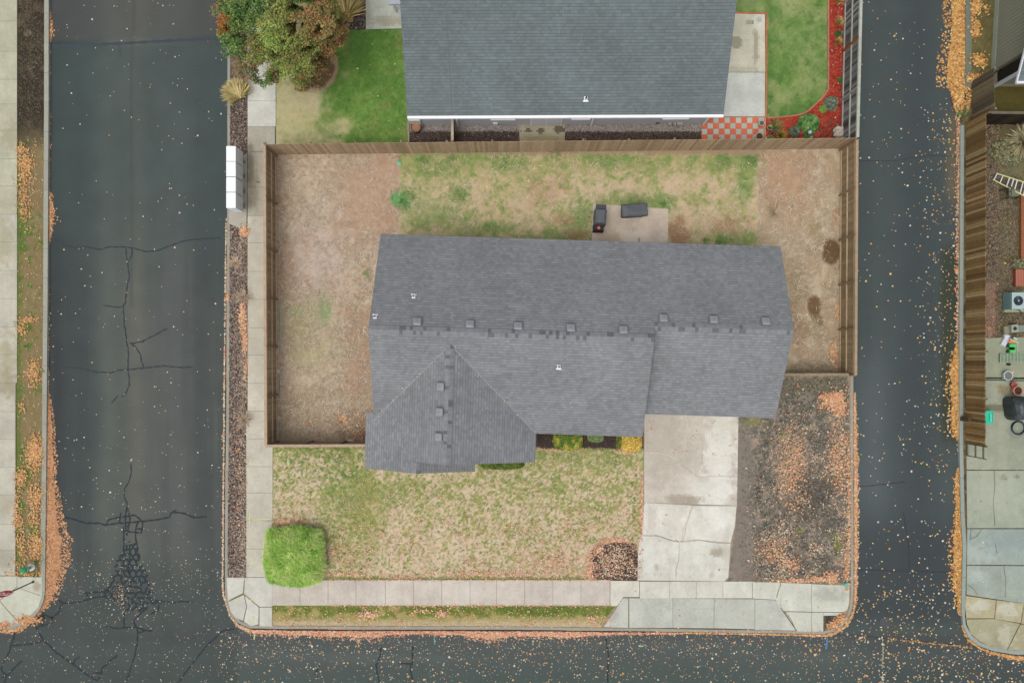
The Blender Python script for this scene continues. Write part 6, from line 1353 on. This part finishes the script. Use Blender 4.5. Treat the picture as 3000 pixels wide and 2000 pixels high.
# fallen leaves
ORG = [(234, 172, 116), (224, 154, 98), (240, 188, 138), (212, 138, 88), (226, 180, 120)]; PCH = [(240, 186, 150), (232, 164, 126), (244, 204, 172), (224, 144, 106), (236, 196, 140)]
GLD = [(232, 178, 80), (224, 160, 72), (240, 196, 108), (212, 142, 66), (200, 122, 60), (236, 190, 120)]; PAL = [(228, 216, 186), (218, 204, 166), (234, 226, 208), (226, 196, 138), (206, 196, 178)]
LP = []; LC = []; LS = []
def leaves(X, Y, zb, cols, smin=.06, smax=.11, zr=.01, road=False):
    n = len(X); z = (zb+RS.rand(n)*zr); hh = H-zb
    LP.append(np.stack([(X-1500)*hh/F, -(Y-1060)*hh/F, z], 1)); LC.append(np.array([A(*c_) for c_ in cols])[RS.randint(0, len(cols), n)]*RS.uniform(.82, 1.12, (n, 1))); LS.append(RS.uniform(smin, smax, n))
def pile(edge, side, wid, n, cols, zb=KZ+.012, zr=.09, s=(.06, .11), pw=1.3):
    """leaves drifted against a kerb line: edge px polyline, side +-1 across, wid list of widths in px at each vertex"""
    seg = [math.dist(a, b)*(w0+w1) for a, b, w0, w1 in zip(edge, edge[1:], wid, wid[1:])]; tot = sum(seg)
    for i, (a, b) in enumerate(zip(edge, edge[1:])):
        m_ = int(n*seg[i]/tot);
        if m_ <= 0: continue
        t = RS.rand(m_); w = wid[i]*(1-t)+wid[i+1]*t; L_ = math.dist(a, b); nx_, ny_ = -(b[1]-a[1])/L_*side, (b[0]-a[0])/L_*side
        x = a[0]+(b[0]-a[0])*t; y = a[1]+(b[1]-a[1])*t; w = w*(.85+.3*fbm(x, y, 30, 3, 95)); d_ = w*(RS.rand(m_)**pw)
        tail = RS.rand(m_) < .06; d_ = np.where(tail, w*RS.uniform(.8, 1.7, m_), d_)
        X_, Y_ = x+nx_*d_, y+ny_*d_; h_ = zr*(1-np.clip(d_/np.maximum(w, 1), 0, 1)); n_ = len(X_); hh = H-zb
        LP.append(np.stack([(X_-1500)*hh/F, -(Y_-1060)*hh/F, zb+RS.rand(n_)*h_+.004], 1)); LC.append(np.array([A(*c_) for c_ in cols])[RS.randint(0, len(cols), n_)]*RS.uniform(.82, 1.1, (n_, 1))); LS.append(RS.uniform(*s, n_))
# west street, west kerb
pile([(143, 30), (143, 90), (142, 130), (142, 250)], -1, [3, 14, 4, 3], 420, ORG)
pile([(142, 330), (141, 560), (141, 620), (140, 690), (140, 720)], -1, [4, 5, 20, 10, 3], 700, ORG)
pile([(140, 720), (139, 1150)], -1, [3, 4], 260, ORG+PAL)
pile([(138, 1150), (136, 1210), (135, 1300), (134, 1420), (133, 1500), (132, 1560), (132, 1640), (132, 1700), (131, 1740), (121, 1778)], -1, [5, 13, 17, 21, 32, 42, 44, 36, 26, 12], 22000, ORG+[(226, 166, 116), (196, 132, 88)], pw=.85, s=(.045, .085))
pile([(121, 1775), (104, 1802), (66, 1830), (30, 1842), (0, 1846), (-40, 1846)], -1, [10, 4, 10, 10, 4, 4], 700, ORG)
# east kerb of the west street
pile([(664, 640), (661, 900), (659, 1100), (657, 1400), (655, 1700), (657, 1740), (676, 1802), (700, 1828), (735, 1842)], 1, [1.5, 2, 2, 3, 3.5, 3.5, 3, 7, 9], 900, PCH+PAL)
# south street, north kerb
pile([(700, 1829), (740, 1843), (850, 1846), (900, 1846), (1000, 1847), (1100, 1847), (1130, 1847), (1250, 1847), (1370, 1847), (1440, 1848), (1490, 1848), (1590, 1848), (1640, 1849), (1680, 1849), (1740, 1850), (1800, 1851), (2000, 1852)], 1, [5, 9, 14, 12, 17, 18, 12, 8, 14, 24, 16, 12, 20, 16, 8, 6, 3], 9500, PCH+[(212, 120, 84)], s=(.05, .09))
pile([(2000, 1851), (2330, 1857), (2415, 1858), (2440, 1852), (2468, 1837), (2488, 1813), (2499, 1780), (2503, 1740)], 1, [2, 3, 5, 6, 6, 5, 5, 6], 900, PCH+GLD)
# east street, west kerb
pile([(2503, 1740), (2502, 1600), (2502, 1400), (2501, 1250), (2501, 1150)], 1, [6, 8, 9, 7, 3], 3000, PCH+GLD[:2])
# east street, east side
pile([(2831, -20), (2829, 100), (2827, 200), (2822, 262)], 1, [38, 38, 46, 52], 5600, GLD, pw=.8, zr=.12, s=(.07, .12))
X, Y = pts_in(2782, 240, 2846, 340, 2300); ok = (X < 2846-(Y-240)*.12) & (X > 2776+(Y-240)*.25) & (Y < 318+RS.normal(0, 10, len(Y))); leaves(X[ok], Y[ok], KZ+.02, GLD, .07, .12, .12)
pile([(2812, 340), (2811, 560), (2810, 1010)], 1, [10, 9, 9], 800, ORG+PCH)
pile([(2810, 1010), (2809, 1060), (2808, 1110), (2808, 1200), (2808, 1260), (2809, 1290)], 1, [8, 18, 24, 16, 20, 4], 2100, GLD)
pile([(2809, 1370), (2811, 1400), (2813, 1500), (2815, 1535), (2820, 1580), (2820, 1640), (2816, 1700), (2816, 1800)], 1, [4, 12, 12, 16, 26, 26, 22, 6], 3000, GLD)
pile([(2818, 1830), (2836, 1868), (2868, 1894), (2912, 1910), (2970, 1920), (3040, 1924)], 1, [3, 4, 4, 5, 10, 8], 800, GLD+ORG)
# scattered leaves on the streets
def street(x0, y0, x1, y1, n, cols, dens=None, s=(.045, .1)):
    X, Y = pts_in(x0, y0, x1, y1, n)
    if dens is not None: ok = RS.rand(n) < dens(X, Y); X, Y = X[ok], Y[ok]
    leaves(X, Y, KZ+.012, cols, *s)
street(145, 0, 662, 1500, 260, PAL+PAL+ORG[:1], None, (.035, .085)); street(140, 1150, 660, 1700, 420, PAL, lambda x, y: .25+.75*sm(1300, 1650, y), (.03, .06))
street(0, 1640, 720, 2010, 1250, PAL+ORG[:1], lambda x, y: np.where((x < 140) & (y < 1845), 0, .75), (.025, .06)); street(200, 1700, 520, 1840, 120, PAL, None, (.03, .06))
X = 352+RS.normal(0, 13, 90); Y = 1748+RS.normal(0, 24, 90); leaves(X, Y, KZ+.012, PAL+ORG, .03, .065)
street(640, 1850, 2520, 2010, 3800, PAL+PCH[:2], lambda x, y: 1-.62*sm(1855, 1960, y), (.025, .06)); street(640, 1850, 2980, 2010, 620, PAL+ORG+GLD[:2], None, (.06, .11))
street(2510, 1500, 2812, 2010, 900, PAL+GLD[:3], lambda x, y: .25+.75*sm(1600, 1800, y), (.04, .1)); street(2510, 0, 2800, 1500, 330, PAL+GLD[:3])
street(2660, 300, 2812, 1400, 900, GLD+PAL, lambda x, y: sm(2640, 2790, x)*.8, (.04, .1)); street(2800, 1900, 3010, 2010, 160, PAL+GLD)
X = RS.uniform(2600, 2850, 130); Y = 1866+(X-2560)*.105+RS.normal(0, 1.8, 130); leaves(X, Y, KZ+.012, GLD, .04, .07); X = 2586+RS.normal(0, 2, 80); Y = RS.uniform(1866, 2000, 80); leaves(X, Y, KZ+.012, PAL, .04, .07)
# verges, lawns and beds
def blobs(lst, cols, zb=.03, zr=.05, s=(.06, .11)):
    for px, py, rx, ry, n in lst:
        X = px+RS.normal(0, rx*.55, n); Y = py+RS.normal(0, ry*.55, n); leaves(X, Y, zb, cols, *s, zr=zr)
blobs([(62, 440, 12, 16, 120), (78, 480, 22, 30, 260), (74, 520, 24, 60, 380), (72, 610, 18, 50, 170), (90, 935, 18, 8, 90), (66, 960, 16, 26, 130), (100, 1090, 18, 36, 330), (66, 1190, 12, 16, 60), (102, 1330, 22, 50, 900), (98, 1320, 20, 30, 400), (62, 1400, 16, 28, 280), (104, 1460, 20, 40, 420), (50, 1480, 12, 40, 140), (54, 1530, 16, 24, 180), (100, 1520, 16, 24, 120), (62, 1590, 14, 30, 160), (106, 1600, 20, 40, 500), (60, 1650, 30, 30, 120), (80, 1680, 60, 8, 120)], ORG+GLD[:3], s=(.045, .085))
X, Y = pts_in(50, 400, 126, 1690, 500); leaves(X, Y, .03, ORG+PAL[:2], .035, .07)
blobs([(85, 1815, 30, 12, 260), (10, 1830, 20, 8, 120)], ORG)
blobs([(717, 680, 12, 14, 260), (712, 930, 10, 50, 380), (718, 1000, 7, 26, 200), (668, 870, 3, 12, 50), (720, 1070, 6, 60, 80), (700, 1400, 20, 200, 90)], ORG+PCH)
X, Y = pts_in(800, 1310, 1884, 1694, 13500); d_ = .08+.85*sm(1400, 1600, Y)*sm(.3, .6, fbm(X, Y, 30, 3, 97))+.5*sm(1500, 1850, X)*sm(1350, 1500, Y)*sm(.45, .7, fbm(X, Y, 20, 3, 98))+.9*sm(1838, 1870, X)*sm(1330, 1400, Y)*.6
ok = RS.rand(len(X)) < d_; leaves(X[ok], Y[ok], .055, PCH, .035, .07, .03)
blobs([(830, 1528, 26, 7, 260), (870, 1520, 16, 8, 80), (1880, 1480, 5, 90, 260), (1720+8, 1660, 10, 34, 200), (1800, 1582, 44, 5, 160), (1752, 1608, 14, 14, 120), (1830, 1324, 24, 6, 150), (1640, 1318, 50, 5, 110), (1000, 1610, 60, 30, 160), (1010, 1680, 60, 8, 130), (1180, 1690, 60, 8, 120), (1450, 1680, 160, 10, 360), (1620, 1650, 70, 30, 420)], PCH, .035, .03, (.045, .08))
X = 1800+RS.normal(0, 36, 700); Y = 1650+RS.normal(0, 32, 700); ok = (X < 1866) & (Y < 1697) & (X > 1724) & (Y > 1584); leaves(X[ok], Y[ok], .035, PCH+PAL, .04, .08)
X, Y = pts_in(800, 1774, 1800, 1838, 900); leaves(X, Y, .035, PCH+ORG, .045, .08); blobs([(1075, 1800, 30, 14, 120), (1295, 1798, 14, 8, 70), (1240, 1790, 40, 10, 40), (1730, 1815, 14, 10, 40)], PCH, .035, .03)
for yy, n in ((1699, 360), (1773, 420)): X = RS.uniform(960, 1790, n); Y = yy+RS.normal(0, 2.2, n); leaves(X, Y, .036, PCH, .04, .07)
X, Y = pts_in(2175, 1200, 2490, 1706, 12500); d_ = (.10+.85*sm(.45, .72, fbm(X, Y, 46, 4, 99))*sm(1240, 1400, Y))*sm(2175, 2260, X); ok = RS.rand(len(X)) < d_; leaves(X[ok], Y[ok], .03, PCH+PAL, .03, .07, .03)
blobs([(2448, 1165, 22, 16, 620), (2436, 1178, 30, 22, 420), (2418, 1162, 14, 6, 160), (2460, 1200, 18, 18, 300), (2320, 1370, 46, 130, 520), (2462, 1340, 34, 120, 480), (2265, 1620, 44, 34, 240), (2325, 1655, 24, 20, 130), (2435, 1690, 18, 12, 300), (2395, 1695, 20, 8, 160), (2340, 1700, 60, 5, 180), (2480, 1660, 8, 60, 160), (2487, 1500, 5, 160, 260)], PCH+ORG, .03, .06, (.06, .1))
X, Y = pts_in(1890, 1220, 2160, 1700, 700); d_ = .2+.8*np.exp(-((Y-1290)/70)**2)+.6*np.exp(-(((X-2010)/40)**2+((Y-1340)/26)**2)); ok = RS.rand(len(X)) < d_*.5; leaves(X[ok], Y[ok], .045, PAL+PCH+GLD[:1], .04, .085)
X, Y = pts_in(1790, 1700, 2490, 1846, 60); leaves(X, Y, .045, PAL+PCH, .05, .1); X = RS.uniform(1790, 2480, 60); leaves(X, np.full(60, 1849)+RS.normal(0, 2, 60), .045, PCH, .05, .09)
blobs([(2462, 1815, 18, 14, 130), (2440, 1832, 20, 10, 80)], ORG, .045, .02)
X, Y = pts_in(2168, 1105, 2480, 1230, 160); leaves(X, Y, .03, PCH, .04, .08)
# back garden
blobs([(1000, 1222, 10, 12, 60), (1012, 1235, 10, 12, 60), (1040, 1260, 30, 34, 110), (905, 1238, 16, 6, 26), (932, 1232, 26, 12, 22), (2440, 1028, 12, 22, 200), (2450, 1065, 10, 20, 60), (2452, 910, 10, 30, 60), (2450, 635, 10, 16, 70), (2466, 585, 6, 12, 26), (960, 1260, 90, 30, 30)], ORG+PAL[:1], .03, .03)
X, Y = pts_in(815, 450, 2475, 1300, 260); ok = under_ok(X, Y); leaves(X[ok], Y[ok], .03, ORG+PAL, .045, .09)
# north and east yards
X, Y = pts_in(808, 0, 1190, 420, 34); leaves(X, Y, .035, PAL+GLD[:1], .05, .1); X, Y = pts_in(1200, 346, 2054, 420, 120); leaves(X, Y, .03, PAL, .03, .05); X, Y = pts_in(2430, 0, 2474, 400, 50); leaves(X, Y, .03, PAL, .04, .08)
blobs([(2862, 10, 14, 30, 260), (2858, 85, 12, 26, 200), (2868, 178, 18, 16, 240), (2860, 230, 24, 14, 220), (2852, 25, 6, 30, 120), (2888, 25, 16, 20, 26)], GLD, .03, .05, (.07, .12))
X, Y = pts_in(2834, 990, 3000, 1900, 60); leaves(X, Y, .045, PAL+GLD, .04, .08); X, Y = pts_in(2886, 360, 3000, 985, 60); leaves(X, Y, .03, GLD, .04, .09)
rl = []
for (a0, b0), (a1, b1), n_ in (((-2.96, -.73), (1.33, 3.56), 14), ((-2.96, -.73), (-6.81, 3.12), 12)):
    for _ in range(n_):
        t_ = random.random()**.8; a_, b_ = a0+(a1-a0)*t_+random.gauss(0, .06), b0+(b1-b0)*t_; rl.append(HL(a_, b_, zS(b_)+.07))
for _ in range(8): a_, b_ = random.uniform(-6, 6), random.uniform(0, 3.4); rl.append(HL(a_, b_, max(zS(b_), zL(a_) if a_ < -2.96 else zR(a_) if a_ < 1.33 else 0)+.03))
LP.append(np.array(rl)); LC.append(np.array([A(*c_) for c_ in PAL])[RS.randint(0, len(PAL), len(rl))]); LS.append(RS.uniform(.03, .06, len(rl)))
LPa = np.concatenate(LP); tag(scatter('fallen_leaves', LEAF, LPa, np.concatenate(LS)*1.25*RS.choice([.75, 1, 1.3], len(LPa), p=[.35, .45, .2]), (lambda c_: c_*.86+.14*c_.mean(1, keepdims=True)*np.array([1.08, 1, .9]))(np.concatenate(LC)*np.where(RS.rand(len(LPa), 1) < .14, .72, 1.0)), M_leaf, tilt=.28), 'orange and yellow autumn leaves drifted along the kerbs and strewn over lawns and streets', 'fallen leaves', kind='stuff')
for o in bpy.data.objects:
    if o.type == 'MESH' and o.parent is None and 'label' not in o and o.get('kind') != 'structure': print('UNLABELLED', o.name)
print('faces', sum(len(o.data.polygons) for o in bpy.data.objects if o.type == 'MESH'))
